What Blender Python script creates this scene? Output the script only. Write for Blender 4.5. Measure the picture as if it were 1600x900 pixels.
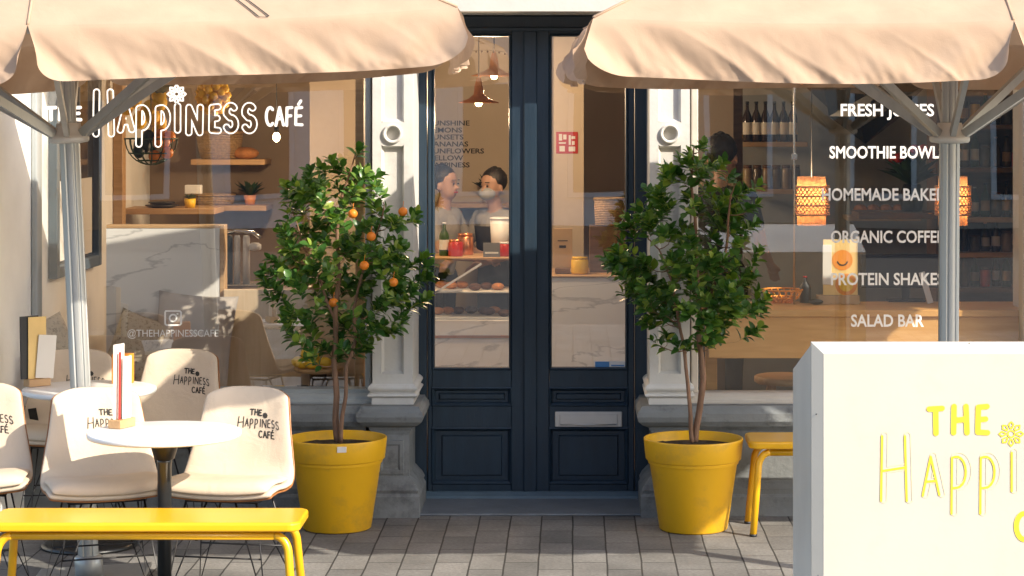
import bpy, bmesh, math, random
import numpy as np
from mathutils import Vector, Matrix, Quaternion, noise

R = math.radians
rng = random.Random(7)
for o in list(bpy.data.objects):
    bpy.data.objects.remove(o)
SC = bpy.context.scene
COL = SC.collection

# ------------------------------------------------------------------ camera
FPX, CAMD, CAMZ, VX, VY = 3500.0, 11.0, 2.0, 897.0, 175.0
cam_d = bpy.data.cameras.new('camera')
cam = bpy.data.objects.new('camera', cam_d); COL.objects.link(cam)
cam.location = (0, -CAMD, CAMZ); cam.rotation_euler = (R(90), 0, 0)
cam_d.sensor_width = 36; cam_d.lens = FPX / 1600 * 36
cam_d.shift_x = (800 - VX) / 1600; cam_d.shift_y = -(450 - VY) / 1600
cam_d.clip_start = 0.1; cam_d.clip_end = 1000
SC.camera = cam

# ------------------------------------------------------------------ light
SUN_AZ, SUN_EL = 53.0, 33.0          # degrees right of the facade's normal, above the horizon
S = Vector((math.sin(R(SUN_AZ)) * math.cos(R(SUN_EL)), -math.cos(R(SUN_AZ)) * math.cos(R(SUN_EL)), math.sin(R(SUN_EL))))
w = bpy.data.worlds.new('World'); SC.world = w; w.use_nodes = True
nt = w.node_tree
sky = nt.nodes.new('ShaderNodeTexSky'); sky.sky_type = 'NISHITA'; sky.sun_disc = False
sky.sun_elevation = R(SUN_EL); sky.sun_rotation = R(180 - SUN_AZ)
sky.air_density = 1.0; sky.dust_density = 1.5; sky.ozone_density = 1.0
nt.links.new(sky.outputs[0], nt.nodes['Background'].inputs[0])
nt.nodes['Background'].inputs[1].default_value = 0.15
sd = bpy.data.lights.new('sun', 'SUN'); sun = bpy.data.objects.new('sun', sd); COL.objects.link(sun)
sd.energy = 3.0; sd.angle = R(0.6); sd.color = (1.0, 0.90, 0.75)
sun.rotation_euler = S.to_track_quat('Z', 'Y').to_euler(); sun.location = (6, -6, 8)
SC.view_settings.view_transform = 'Standard'; SC.view_settings.look = 'None'
SC.view_settings.exposure = 1.32; SC.view_settings.gamma = 1.0
SC.view_settings.use_curve_mapping = False
SC.render.engine = 'CYCLES'
cy = SC.cycles
cy.use_denoising = True; cy.max_bounces = 8; cy.transparent_max_bounces = 16
cy.diffuse_bounces = 4; cy.glossy_bounces = 3; cy.caustics_reflective = False; cy.caustics_refractive = False
cy.sample_clamp_indirect = 6

def X(px, y=0.0): return (px - VX) * (CAMD + y) / FPX
def Z(py, y=0.0): return CAMZ - (py - VY) * (CAMD + y) / FPX
def PX(n, y=0.0): return n * (CAMD + y) / FPX

# ------------------------------------------------------------------ materials
def mat(name, col, rough=0.6, metal=0.0, var=0.0, vscale=8.0, bump=0.0, bscale=60.0, spec=0.5, stretch=None,
        dirt=None, dirt_amt=0.0, dirt_scale=3.0, emit=None, estr=0.0, transl=0.0, coat=0.0):
    m = bpy.data.materials.new(name); m.use_nodes = True
    N, L = m.node_tree.nodes, m.node_tree.links
    b = N['Principled BSDF']
    b.inputs['Base Color'].default_value = (*col, 1); b.inputs['Roughness'].default_value = rough
    b.inputs['Metallic'].default_value = metal; b.inputs['Specular IOR Level'].default_value = spec
    if coat: b.inputs['Coat Weight'].default_value = coat; b.inputs['Coat Roughness'].default_value = 0.15
    tc = N.new('ShaderNodeTexCoord'); co = tc.outputs['Object']
    if stretch:
        mp = N.new('ShaderNodeMapping'); mp.inputs['Scale'].default_value = stretch
        L.new(co, mp.inputs[0]); co = mp.outputs[0]
    cur = None
    if var:
        n = N.new('ShaderNodeTexNoise'); n.inputs['Scale'].default_value = vscale; n.inputs['Detail'].default_value = 5
        L.new(co, n.inputs['Vector'])
        mx = N.new('ShaderNodeMix'); mx.data_type = 'RGBA'
        mx.inputs[6].default_value = (*[max(0, c * (1 - var)) for c in col], 1)
        mx.inputs[7].default_value = (*[min(1, c * (1 + var)) for c in col], 1)
        mr = N.new('ShaderNodeMapRange'); mr.inputs[1].default_value = 0.3; mr.inputs[2].default_value = 0.7
        L.new(n.outputs[0], mr.inputs[0]); L.new(mr.outputs[0], mx.inputs[0]); cur = mx.outputs[2]
        rr = N.new('ShaderNodeMapRange'); rr.inputs[3].default_value = max(0.02, rough * 0.8); rr.inputs[4].default_value = min(1, rough * 1.2)
        L.new(n.outputs[0], rr.inputs[0]); L.new(rr.outputs[0], b.inputs['Roughness'])
    if dirt:
        n = N.new('ShaderNodeTexNoise'); n.inputs['Scale'].default_value = dirt_scale; n.inputs['Detail'].default_value = 9
        n.inputs['Roughness'].default_value = 0.7
        L.new(tc.outputs['Object'], n.inputs['Vector'])
        rp = N.new('ShaderNodeMapRange'); rp.inputs[1].default_value = 0.52; rp.inputs[2].default_value = 0.68; rp.inputs[4].default_value = dirt_amt
        L.new(n.outputs[0], rp.inputs[0])
        mx = N.new('ShaderNodeMix'); mx.data_type = 'RGBA'; mx.inputs[6].default_value = (*col, 1); mx.inputs[7].default_value = (*dirt, 1)
        if cur: L.new(cur, mx.inputs[6])
        L.new(rp.outputs[0], mx.inputs[0]); cur = mx.outputs[2]
    if cur: L.new(cur, b.inputs['Base Color'])
    if bump:
        n = N.new('ShaderNodeTexNoise'); n.inputs['Scale'].default_value = bscale; n.inputs['Detail'].default_value = 4
        L.new(co, n.inputs['Vector'])
        bp = N.new('ShaderNodeBump'); bp.inputs['Strength'].default_value = bump; bp.inputs['Distance'].default_value = 0.01
        L.new(n.outputs[0], bp.inputs['Height']); L.new(bp.outputs[0], b.inputs['Normal'])
    if emit:
        b.inputs['Emission Color'].default_value = (*emit, 1); b.inputs['Emission Strength'].default_value = estr
    if transl:
        out = N['Material Output']; tr = N.new('ShaderNodeBsdfTranslucent'); tr.inputs[0].default_value = (*col, 1)
        if cur: L.new(cur, tr.inputs[0])
        ms = N.new('ShaderNodeMixShader'); ms.inputs[0].default_value = transl
        L.new(b.outputs[0], ms.inputs[1]); L.new(tr.outputs[0], ms.inputs[2]); L.new(ms.outputs[0], out.inputs[0])
    return m

def mat_wood(name, c1, c2, rough=0.5, scale=6.0, axis='X', bump=0.1):
    m = bpy.data.materials.new(name); m.use_nodes = True
    N, L = m.node_tree.nodes, m.node_tree.links; b = N['Principled BSDF']; b.inputs['Roughness'].default_value = rough
    tc = N.new('ShaderNodeTexCoord'); mp = N.new('ShaderNodeMapping')
    mp.inputs['Scale'].default_value = (0.12, 1, 1) if axis == 'X' else (1, 1, 0.12)
    L.new(tc.outputs['Object'], mp.inputs[0])
    n = N.new('ShaderNodeTexNoise'); n.inputs['Scale'].default_value = scale * 6; n.inputs['Detail'].default_value = 6; n.inputs['Distortion'].default_value = 0.6
    L.new(mp.outputs[0], n.inputs['Vector'])
    r = N.new('ShaderNodeValToRGB'); r.color_ramp.elements[0].color = (*c1, 1); r.color_ramp.elements[1].color = (*c2, 1)
    r.color_ramp.elements[0].position = 0.3; r.color_ramp.elements[1].position = 0.7
    L.new(n.outputs[0], r.inputs[0]); L.new(r.outputs[0], b.inputs['Base Color'])
    bp = N.new('ShaderNodeBump'); bp.inputs['Strength'].default_value = bump; bp.inputs['Distance'].default_value = 0.004
    L.new(n.outputs[0], bp.inputs['Height']); L.new(bp.outputs[0], b.inputs['Normal'])
    return m

def mat_marble(name):
    m = bpy.data.materials.new(name); m.use_nodes = True
    N, L = m.node_tree.nodes, m.node_tree.links; b = N['Principled BSDF']; b.inputs['Roughness'].default_value = 0.3
    tc = N.new('ShaderNodeTexCoord'); mp = N.new('ShaderNodeMapping'); mp.inputs['Rotation'].default_value = (0, R(35), 0)
    mp.inputs['Scale'].default_value = (0.5, 1, 1.6)
    L.new(tc.outputs['Object'], mp.inputs[0])
    n = N.new('ShaderNodeTexNoise'); n.inputs['Scale'].default_value = 2.6; n.inputs['Detail'].default_value = 8; n.inputs['Distortion'].default_value = 0.5
    L.new(mp.outputs[0], n.inputs['Vector'])
    r = N.new('ShaderNodeValToRGB'); e = r.color_ramp.elements
    e[0].position = 0.485; e[0].color = (0.78, 0.75, 0.71, 1); e[1].position = 0.515; e[1].color = (0.78, 0.75, 0.71, 1)
    k = e.new(0.5); k.color = (0.50, 0.48, 0.46, 1)
    L.new(n.outputs[0], r.inputs[0]); L.new(r.outputs[0], b.inputs['Base Color'])
    return m

def mat_glass(name, gain=1.5, tint=(0.97, 0.98, 0.97), fac=None):
    m = bpy.data.materials.new(name); m.use_nodes = True
    N, L = m.node_tree.nodes, m.node_tree.links; N.remove(N['Principled BSDF'])
    t = N.new('ShaderNodeBsdfTransparent'); t.inputs[0].default_value = (*tint, 1)
    g = N.new('ShaderNodeBsdfGlossy'); g.inputs['Roughness'].default_value = 0.0; g.inputs[0].default_value = (1, 1, 1, 1)
    f = N.new('ShaderNodeLayerWeight'); f.inputs[0].default_value = 0.5
    pw = N.new('ShaderNodeMath'); pw.operation = 'POWER'; pw.inputs[1].default_value = 5.0; L.new(f.outputs['Facing'], pw.inputs[0])
    mu = N.new('ShaderNodeMath'); mu.operation = 'MULTIPLY_ADD'; mu.inputs[1].default_value = 0.85; mu.inputs[2].default_value = 0.042 * gain; mu.use_clamp = True
    L.new(pw.outputs[0], mu.inputs[0])
    tc = N.new('ShaderNodeTexCoord'); nz = N.new('ShaderNodeTexNoise'); nz.inputs['Scale'].default_value = 1.1; nz.inputs['Detail'].default_value = 1
    L.new(tc.outputs['Object'], nz.inputs['Vector'])
    bp = N.new('ShaderNodeBump'); bp.inputs['Strength'].default_value = 0.05; bp.inputs['Distance'].default_value = 0.02
    L.new(nz.outputs[0], bp.inputs['Height']); L.new(bp.outputs[0], g.inputs['Normal'])
    ms = N.new('ShaderNodeMixShader'); L.new(mu.outputs[0], ms.inputs[0]); L.new(t.outputs[0], ms.inputs[1]); L.new(g.outputs[0], ms.inputs[2])
    L.new(ms.outputs[0], N['Material Output'].inputs[0])
    return m

def mat_leaf(name):
    m = bpy.data.materials.new(name); m.use_nodes = True
    N, L = m.node_tree.nodes, m.node_tree.links; b = N['Principled BSDF']; b.inputs['Roughness'].default_value = 0.30
    g = N.new('ShaderNodeNewGeometry'); r = N.new('ShaderNodeValToRGB'); e = r.color_ramp.elements
    e[0].position = 0.0; e[0].color = (0.035, 0.115, 0.026, 1); e[1].position = 1.0; e[1].color = (0.36, 0.46, 0.09, 1)
    k = e.new(0.55); k.color = (0.075, 0.19, 0.036, 1); k = e.new(0.85); k.color = (0.17, 0.30, 0.05, 1)
    L.new(g.outputs['Random Per Island'], r.inputs[0]); L.new(r.outputs[0], b.inputs['Base Color'])
    tr = N.new('ShaderNodeBsdfTranslucent'); mx = N.new('ShaderNodeMix'); mx.data_type = 'RGBA'; mx.blend_type = 'MULTIPLY'; mx.inputs[0].default_value = 1
    L.new(r.outputs[0], mx.inputs[6]); mx.inputs[7].default_value = (1, 1, 0.35, 1); L.new(mx.outputs[2], tr.inputs[0])
    ms = N.new('ShaderNodeMixShader'); ms.inputs[0].default_value = 0.36
    L.new(b.outputs[0], ms.inputs[1]); L.new(tr.outputs[0], ms.inputs[2]); L.new(ms.outputs[0], N['Material Output'].inputs[0])
    return m

def mat_paving(name):
    m = bpy.data.materials.new(name); m.use_nodes = True
    N, L = m.node_tree.nodes, m.node_tree.links; b = N['Principled BSDF']; b.inputs['Roughness'].default_value = 0.85
    tc = N.new('ShaderNodeTexCoord'); sp = N.new('ShaderNodeSeparateXYZ'); cb = N.new('ShaderNodeCombineXYZ')
    L.new(tc.outputs['Object'], sp.inputs[0]); L.new(sp.outputs[1], cb.inputs[0]); L.new(sp.outputs[0], cb.inputs[1])
    nd = N.new('ShaderNodeTexNoise'); nd.inputs['Scale'].default_value = 3; ad = N.new('ShaderNodeVectorMath'); ad.operation = 'MULTIPLY_ADD'
    L.new(tc.outputs['Object'], nd.inputs['Vector']); L.new(nd.outputs[1], ad.inputs[0]); ad.inputs[1].default_value = (0.012, 0.012, 0); L.new(cb.outputs[0], ad.inputs[2])
    br = N.new('ShaderNodeTexBrick'); br.offset = 0.5
    br.inputs['Scale'].default_value = 1.0; br.inputs['Brick Width'].default_value = 0.30; br.inputs['Row Height'].default_value = 0.152
    br.inputs['Mortar Size'].default_value = 0.0042; br.inputs['Mortar Smooth'].default_value = 0.25
    br.inputs['Color1'].default_value = (0.15, 0.147, 0.14, 1); br.inputs['Color2'].default_value = (0.22, 0.212, 0.198, 1); br.inputs['Mortar'].default_value = (0.035, 0.033, 0.03, 1)
    L.new(ad.outputs[0], br.inputs['Vector'])
    n = N.new('ShaderNodeTexNoise'); n.inputs['Scale'].default_value = 55; n.inputs['Detail'].default_value = 6; n.inputs['Roughness'].default_value = 0.7
    L.new(tc.outputs['Object'], n.inputs['Vector'])
    n2 = N.new('ShaderNodeTexNoise'); n2.inputs['Scale'].default_value = 2.2; n2.inputs['Detail'].default_value = 6; L.new(tc.outputs['Object'], n2.inputs['Vector'])
    mr = N.new('ShaderNodeMapRange'); mr.inputs[1].default_value = 0.25; mr.inputs[2].default_value = 0.75; mr.inputs[3].default_value = 0.62; mr.inputs[4].default_value = 1.3
    L.new(n.outputs[0], mr.inputs[0])
    mr2 = N.new('ShaderNodeMapRange'); mr2.inputs[1].default_value = 0.3; mr2.inputs[2].default_value = 0.7; mr2.inputs[3].default_value = 0.62; mr2.inputs[4].default_value = 1.2
    L.new(n2.outputs[0], mr2.inputs[0])
    mm = N.new('ShaderNodeMath'); mm.operation = 'MULTIPLY'; L.new(mr.outputs[0], mm.inputs[0]); L.new(mr2.outputs[0], mm.inputs[1])
    mx = N.new('ShaderNodeVectorMath'); mx.operation = 'SCALE'; L.new(br.outputs[0], mx.inputs[0]); L.new(mm.outputs[0], mx.inputs['Scale'])
    L.new(mx.outputs[0], b.inputs['Base Color'])
    sb = N.new('ShaderNodeMath'); sb.operation = 'MULTIPLY_ADD'; L.new(br.outputs['Fac'], sb.inputs[0]); sb.inputs[1].default_value = -1.0
    s2 = N.new('ShaderNodeMath'); s2.operation = 'MULTIPLY'; L.new(n.outputs[0], s2.inputs[0]); s2.inputs[1].default_value = 0.35; L.new(s2.outputs[0], sb.inputs[2])
    bp = N.new('ShaderNodeBump'); bp.inputs['Strength'].default_value = 0.8; bp.inputs['Distance'].default_value = 0.006
    L.new(sb.outputs[0], bp.inputs['Height']); L.new(bp.outputs[0], b.inputs['Normal'])
    return m

def mat_fabric(name, col, weave=900.0, transl=0.0, bump=0.25, var=0.08, fold=0.0):
    m = mat(name, col, rough=0.9, var=var, vscale=5, spec=0.15, transl=transl)
    N, L = m.node_tree.nodes, m.node_tree.links; b = N['Principled BSDF']
    tc = N.new('ShaderNodeTexCoord'); n = N.new('ShaderNodeTexNoise'); n.inputs['Scale'].default_value = weave * 0.3; n.inputs['Detail'].default_value = 3
    L.new(tc.outputs['Object'], n.inputs['Vector'])
    bp = N.new('ShaderNodeBump'); bp.inputs['Strength'].default_value = bump; bp.inputs['Distance'].default_value = 0.002
    L.new(n.outputs[0], bp.inputs['Height'])
    if fold:
        n2 = N.new('ShaderNodeTexNoise'); n2.inputs['Scale'].default_value = 9; n2.inputs['Detail'].default_value = 4; n2.inputs['Distortion'].default_value = 0.8
        L.new(tc.outputs['Object'], n2.inputs['Vector'])
        b2 = N.new('ShaderNodeBump'); b2.inputs['Strength'].default_value = fold; b2.inputs['Distance'].default_value = 0.02
        L.new(n2.outputs[0], b2.inputs['Height']); L.new(b2.outputs[0], bp.inputs['Normal'])
    L.new(bp.outputs[0], b.inputs['Normal'])
    return m

def mat_weave(name, col, scale=40.0):
    m = mat(name, col, rough=0.75, var=0.25, vscale=60)
    N, L = m.node_tree.nodes, m.node_tree.links; b = N['Principled BSDF']
    tc = N.new('ShaderNodeTexCoord'); wv = N.new('ShaderNodeTexWave'); wv.bands_direction = 'Z'; wv.inputs['Scale'].default_value = scale; wv.inputs['Distortion'].default_value = 1.5
    L.new(tc.outputs['Object'], wv.inputs['Vector'])
    bp = N.new('ShaderNodeBump'); bp.inputs['Strength'].default_value = 0.8; bp.inputs['Distance'].default_value = 0.008
    L.new(wv.outputs[0 if 'Fac' not in wv.outputs else 'Fac'], bp.inputs['Height']); L.new(bp.outputs[0], b.inputs['Normal'])
    return m

M = dict(
    paving=mat_paving('concrete_block_paving'),
    asphalt=mat('asphalt', (0.06, 0.06, 0.06), 0.9, var=0.2, bump=0.3),
    white_wall=mat('white_render', (0.87, 0.85, 0.80), 0.85, var=0.05, vscale=4, bump=0.25, bscale=45),
    pil=mat('painted_pilaster', (0.60, 0.585, 0.55), 0.65, var=0.07, vscale=6, bump=0.12, bscale=50, dirt=(0.33, 0.31, 0.28), dirt_amt=0.35, dirt_scale=5),
    stone=mat('grey_plinth_stone', (0.18, 0.195, 0.20), 0.7, var=0.15, vscale=7, bump=0.3, bscale=40, dirt=(0.07, 0.075, 0.08), dirt_amt=0.75, dirt_scale=9),
    step=mat('bluestone_step', (0.16, 0.18, 0.20), 0.6, var=0.15, bump=0.2, dirt=(0.08, 0.09, 0.1), dirt_amt=0.6),
    lintel=mat('lintel_paint', (0.50, 0.47, 0.43), 0.7, var=0.05, bump=0.1),
    door=mat('navy_door_paint', (0.017, 0.034, 0.054), 0.38, var=0.14, vscale=5, bump=0.12, bscale=30, stretch=(4, 4, 0.6), spec=0.45, dirt=(0.03, 0.042, 0.055), dirt_amt=0.35, dirt_scale=6),
    frame_grey=mat('grey_frame_paint', (0.33, 0.36, 0.37), 0.5, var=0.06, bump=0.06),
    frame_tan=mat('tan_frame_paint', (0.50, 0.46, 0.40), 0.55, var=0.06, bump=0.06),
    glass=mat_glass('window_glass', 4.2), glass2=mat_glass('display_glass', 0.8),
    vinyl=mat('white_vinyl', (0.9, 0.89, 0.86), 0.6), black_ink=mat('black_print', (0.03, 0.027, 0.024), 0.8),
    vinyl_y=mat('yellow_print', (0.85, 0.62, 0.03), 0.6), vinyl_pale=mat('pale_yellow_print', (0.86, 0.74, 0.42), 0.6),
    canopy=mat_fabric('beige_canvas', (0.50, 0.355, 0.25), 700, transl=0.2, fold=0.14),
    alu=mat('brushed_aluminium', (0.42, 0.43, 0.42), 0.42, metal=0.55, var=0.08, vscale=4, stretch=(6, 6, 0.5)),
    alu_light=mat('cast_light_grey', (0.60, 0.59, 0.56), 0.5, metal=0.2),
    yellow=mat('yellow_lacquer', (0.80, 0.42, 0.008), 0.35, var=0.04, coat=0.2),
    pot=mat('yellow_plastic', (0.82, 0.45, 0.012), 0.45, var=0.05, vscale=3, bump=0.04, dirt=(0.42, 0.24, 0.05), dirt_amt=0.45, dirt_scale=5),
    soil=mat('potting_soil', (0.035, 0.025, 0.018), 0.95, var=0.5, vscale=60, bump=1.0, bscale=60),
    bark=mat('citrus_bark', (0.22, 0.125, 0.075), 0.8, var=0.35, vscale=25, bump=0.5, bscale=50, stretch=(1, 1, 0.3)),
    leaf=mat_leaf('glossy_leaves'), orange=mat('orange_peel', (0.75, 0.22, 0.015), 0.45, bump=0.15, bscale=150),
    cover=mat_fabric('cream_cover', (0.60, 0.50, 0.385), 900, bump=0.35, fold=0.30),
    shell=mat_wood('orange_ply_shell', (0.24, 0.09, 0.025), (0.38, 0.16, 0.05), 0.45),
    wire=mat('black_wire', (0.02, 0.02, 0.022), 0.4, metal=0.3), pole=mat('dark_pole', (0.06, 0.063, 0.065), 0.3, metal=0.7),
    tabletop=mat('white_laminate', (0.80, 0.79, 0.77), 0.35, var=0.02), signw=mat('cream_white_enamel', (0.54, 0.50, 0.43), 0.4, var=0.03, vscale=2, bump=0.03, dirt=(0.42, 0.39, 0.33), dirt_amt=0.22, dirt_scale=6),
    sign_side=mat('grey_sheet_metal', (0.68, 0.65, 0.58), 0.4, metal=0.1, var=0.1, vscale=2),
    oak=mat_wood('oak', (0.42, 0.245, 0.11), (0.56, 0.35, 0.175), 0.5), ply=mat_wood('birch_ply', (0.58, 0.42, 0.26), (0.66, 0.50, 0.33), 0.6, axis='Z'),
    bar=mat_wood('honey_oak', (0.60, 0.31, 0.09), (0.70, 0.40, 0.14), 0.45, bump=0.05), walnut=mat_wood('walnut', (0.10, 0.055, 0.03), (0.17, 0.095, 0.05), 0.5),
    marble=mat_marble('white_marble'), room=mat('beige_room_paint', (0.56, 0.46, 0.35), 0.9, var=0.05, vscale=2), ceil=mat('ceiling_paint', (0.6, 0.56, 0.5), 0.9, var=0.04),
    room_reflect=mat('reflection_toned_room_paint', (0.30, 0.31, 0.31), 0.9, var=0.06), floor=mat_wood('wood_floor', (0.16, 0.1, 0.06), (0.24, 0.16, 0.1), 0.5),  # right back wall: bluish tone of glass reflections put into its base colour
    cush=mat_fabric('taupe_linen', (0.46, 0.395, 0.34), 500), cushp=mat('speckled_cushion', (0.50, 0.42, 0.32), 0.9, dirt=(0.16, 0.12, 0.08), dirt_amt=1.0, dirt_scale=55),
    copper=mat('copper', (0.72, 0.31, 0.15), 0.3, metal=0.9), wicker=mat_weave('wicker', (0.45, 0.28, 0.13), 30), rattan=mat_weave('rattan_shade', (0.70, 0.47, 0.27), 34),
    lemon=mat('lemon_peel', (0.85, 0.55, 0.03), 0.45, bump=0.2, bscale=90), green=mat('dark_leaf', (0.03, 0.07, 0.025), 0.5, var=0.3), avocado=mat('avocado', (0.02, 0.025, 0.012), 0.5, bump=0.3),
    black=mat('matt_black', (0.015, 0.016, 0.018), 0.5), steel=mat('steel', (0.6, 0.6, 0.6), 0.25, metal=1.0), white=mat('white_plastic', (0.75, 0.74, 0.72), 0.4),
    paper=mat('paper_card', (0.74, 0.70, 0.63), 0.8), kraft=mat('kraft_card', (0.46, 0.31, 0.18), 0.85, var=0.08), redc=mat('red_plastic', (0.45, 0.025, 0.02), 0.4),
    bread=mat('baked_crust', (0.42, 0.17, 0.05), 0.7, var=0.3, vscale=20, bump=0.4), choc=mat('chocolate_bake', (0.10, 0.04, 0.02), 0.7, var=0.3, vscale=20, bump=0.4),
    bottle=mat('dark_bottle_glass', (0.035, 0.018, 0.01), 0.08, spec=0.7), jar=mat('amber_jar', (0.12, 0.09, 0.06), 0.12, var=0.3), jar_y=mat('yellow_tub', (0.72, 0.44, 0.02), 0.4), jar_c=mat('cork_jar', (0.33, 0.24, 0.15), 0.3, var=0.2),
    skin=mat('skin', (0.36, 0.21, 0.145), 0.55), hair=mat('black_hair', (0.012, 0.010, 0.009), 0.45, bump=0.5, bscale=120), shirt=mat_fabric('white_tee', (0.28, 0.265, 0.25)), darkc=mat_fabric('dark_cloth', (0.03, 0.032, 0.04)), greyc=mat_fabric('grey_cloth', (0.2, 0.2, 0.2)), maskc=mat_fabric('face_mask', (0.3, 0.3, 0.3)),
    bulb=mat('lit_bulb', (1, 0.8, 0.5), 0.5, emit=(1, 0.66, 0.32), estr=8.0), blue=mat('blue_print', (0.08, 0.25, 0.55), 0.5), silver=mat('satin_letter_plate', (0.62, 0.58, 0.54), 0.35, metal=0.5, var=0.05),
    brick=mat('opposite_brick', (0.30, 0.16, 0.11), 0.85, var=0.2, vscale=3), opp_white=mat('opposite_white', (0.80, 0.78, 0.74), 0.85, var=0.06), opp_tan=mat('opposite_tan', (0.46, 0.38, 0.30), 0.85, var=0.06), opp_glass=mat('dark_window', (0.03, 0.04, 0.05), 0.1), roof=mat('roof_tile', (0.12, 0.06, 0.045), 0.8),
    poster=mat('orange_poster', (0.84, 0.58, 0.22), 0.6, var=0.1, vscale=6), poster_o=mat('poster_fruit', (0.80, 0.28, 0.03), 0.6), mirror=mat('dark_pane', (0.05, 0.055, 0.06), 0.08, spec=0.8), sky_blue_frame=mat('slate_frame', (0.07, 0.10, 0.125), 0.5),
    gem=mat('black_lamp_facet', (0.012, 0.016, 0.022), 0.25), amber=mat('orange_plastic', (0.80, 0.28, 0.02), 0.4), lemon_y=mat('yellow_cluster', (0.80, 0.47, 0.02), 0.5, bump=0.2, bscale=80),
)

M['room_brown'] = mat('brown_room_paint', (0.27, 0.20, 0.14), 0.9, var=0.08, vscale=2); M['room_taupe'] = mat('taupe_room_paint', (0.36, 0.29, 0.22), 0.9, var=0.05, vscale=2)

# ------------------------------------------------------------------ mesh builder
class MB:
    def __init__(s): s.v = []; s.f = []; s.mi = []; s.sm = []
    def add(s, vs, fs, mi=0, smooth=False):
        b = len(s.v); s.v.extend([tuple(p) for p in vs])
        for f in fs: s.f.append([b + i for i in f]); s.mi.append(mi); s.sm.append(smooth)
        return s
    def bm(s, bm, mi=0, smooth=False, mtx=None):
        bm.verts.index_update()
        vs = [(mtx @ v.co) if mtx else v.co.copy() for v in bm.verts]
        s.add(vs, [[v.index for v in f.verts] for f in bm.faces], mi, smooth); bm.free(); return s
    def box(s, x0, x1, y0, y1, z0, z1, bev=0.0, mi=0, mtx=None, seg=1):
        bm = bmesh.new(); bmesh.ops.create_cube(bm, size=1.0)
        bmesh.ops.scale(bm, vec=(x1 - x0, y1 - y0, z1 - z0), verts=bm.verts)
        bmesh.ops.translate(bm, vec=((x0 + x1) / 2, (y0 + y1) / 2, (z0 + z1) / 2), verts=bm.verts)
        if bev: bmesh.ops.bevel(bm, geom=bm.edges[:], offset=min(bev, 0.45 * min(x1 - x0, y1 - y0, z1 - z0)), segments=seg, affect='EDGES', profile=0.5)
        return s.bm(bm, mi, False, mtx)
    def lathe(s, prof, c=(0, 0, 0), n=32, mi=0, smooth=True, cap=True, mtx=None):
        vs = []; fs = []
        for r, z in prof:
            for k in range(n):
                a = 2 * math.pi * k / n; vs.append(Vector((c[0] + r * math.cos(a), c[1] + r * math.sin(a), c[2] + z)))
        for i in range(len(prof) - 1):
            for k in range(n):
                k2 = (k + 1) % n; fs.append([i * n + k, i * n + k2, (i + 1) * n + k2, (i + 1) * n + k])
        if cap:
            fs.append([k for k in range(n)][::-1]); fs.append([(len(prof) - 1) * n + k for k in range(n)])
        if mtx: vs = [mtx @ p for p in vs]
        return s.add(vs, fs, mi, smooth)
    def tube(s, pts, r, n=8, mi=0, cap=True, smooth=True):
        pts = [Vector(p) for p in pts]; rs = r if isinstance(r, (list, tuple)) else [r] * len(pts)
        vs = []; fs = []; up = None
        for i, p in enumerate(pts):
            t = (pts[min(i + 1, len(pts) - 1)] - pts[max(i - 1, 0)]).normalized()
            if up is None:
                up = t.orthogonal().normalized()
            else:
                up = (up - t * up.dot(t)); up = up.normalized() if up.length > 1e-6 else t.orthogonal().normalized()
            bt = t.cross(up)
            for k in range(n):
                a = 2 * math.pi * k / n; vs.append(p + (up * math.cos(a) + bt * math.sin(a)) * rs[i])
        for i in range(len(pts) - 1):
            for k in range(n):
                k2 = (k + 1) % n; fs.append([i * n + k, i * n + k2, (i + 1) * n + k2, (i + 1) * n + k])
        if cap: fs.append([k for k in range(n)][::-1]); fs.append([(len(pts) - 1) * n + k for k in range(n)])
        return s.add(vs, fs, mi, smooth)
    def bar(s, p0, p1, wd, th, mi=0, upv=(0, 0, 1)):
        p0, p1 = Vector(p0), Vector(p1); t = (p1 - p0).normalized(); sd_ = t.cross(Vector(upv)).normalized(); u = sd_.cross(t)
        vs = []
        for p in (p0, p1):
            for a, b in ((-1, -1), (1, -1), (1, 1), (-1, 1)): vs.append(p + sd_ * a * wd / 2 + u * b * th / 2)
        return s.add(vs, [[3, 2, 1, 0], [4, 5, 6, 7], [0, 1, 5, 4], [1, 2, 6, 5], [2, 3, 7, 6], [3, 0, 4, 7]], mi)
    def ball(s, c, r, sc=(1, 1, 1), mi=0, u=14, v=9, mtx=None):
        bm = bmesh.new(); bmesh.ops.create_uvsphere(bm, u_segments=u, v_segments=v, radius=r)
        bmesh.ops.scale(bm, vec=sc, verts=bm.verts)
        if mtx: bmesh.ops.transform(bm, matrix=mtx, verts=bm.verts)
        bmesh.ops.translate(bm, vec=c, verts=bm.verts); return s.bm(bm, mi, True)
    def rect_loft(s, x0, x1, yf, yb, prof, mi=0):
        """stack of rectangles: (offset, z); sides and front step out by the offset"""
        vs = []; fs = []
        for o, z in prof: vs += [(x0 - o, yf - o, z), (x1 + o, yf - o, z), (x1 + o, yb, z), (x0 - o, yb, z)]
        for i in range(len(prof) - 1):
            for k in range(4):
                k2 = (k + 1) % 4; fs.append([i * 4 + k, i * 4 + k2, (i + 1) * 4 + k2, (i + 1) * 4 + k])
        fs.append([3, 2, 1, 0]); t = (len(prof) - 1) * 4; fs.append([t, t + 1, t + 2, t + 3])
        return s.add(vs, fs, mi)
    def ring_xz(s, rings, mi=0, fill=True):
        vs = []; fs = []
        for x0, x1, z0, z1, y in rings: vs += [(x0, y, z0), (x1, y, z0), (x1, y, z1), (x0, y, z1)]
        for i in range(len(rings) - 1):
            for k in range(4):
                k2 = (k + 1) % 4; fs.append([i * 4 + k, i * 4 + k2, (i + 1) * 4 + k2, (i + 1) * 4 + k])
        if fill: t = (len(rings) - 1) * 4; fs.append([t, t + 1, t + 2, t + 3])
        return s.add(vs, fs, mi)
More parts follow.
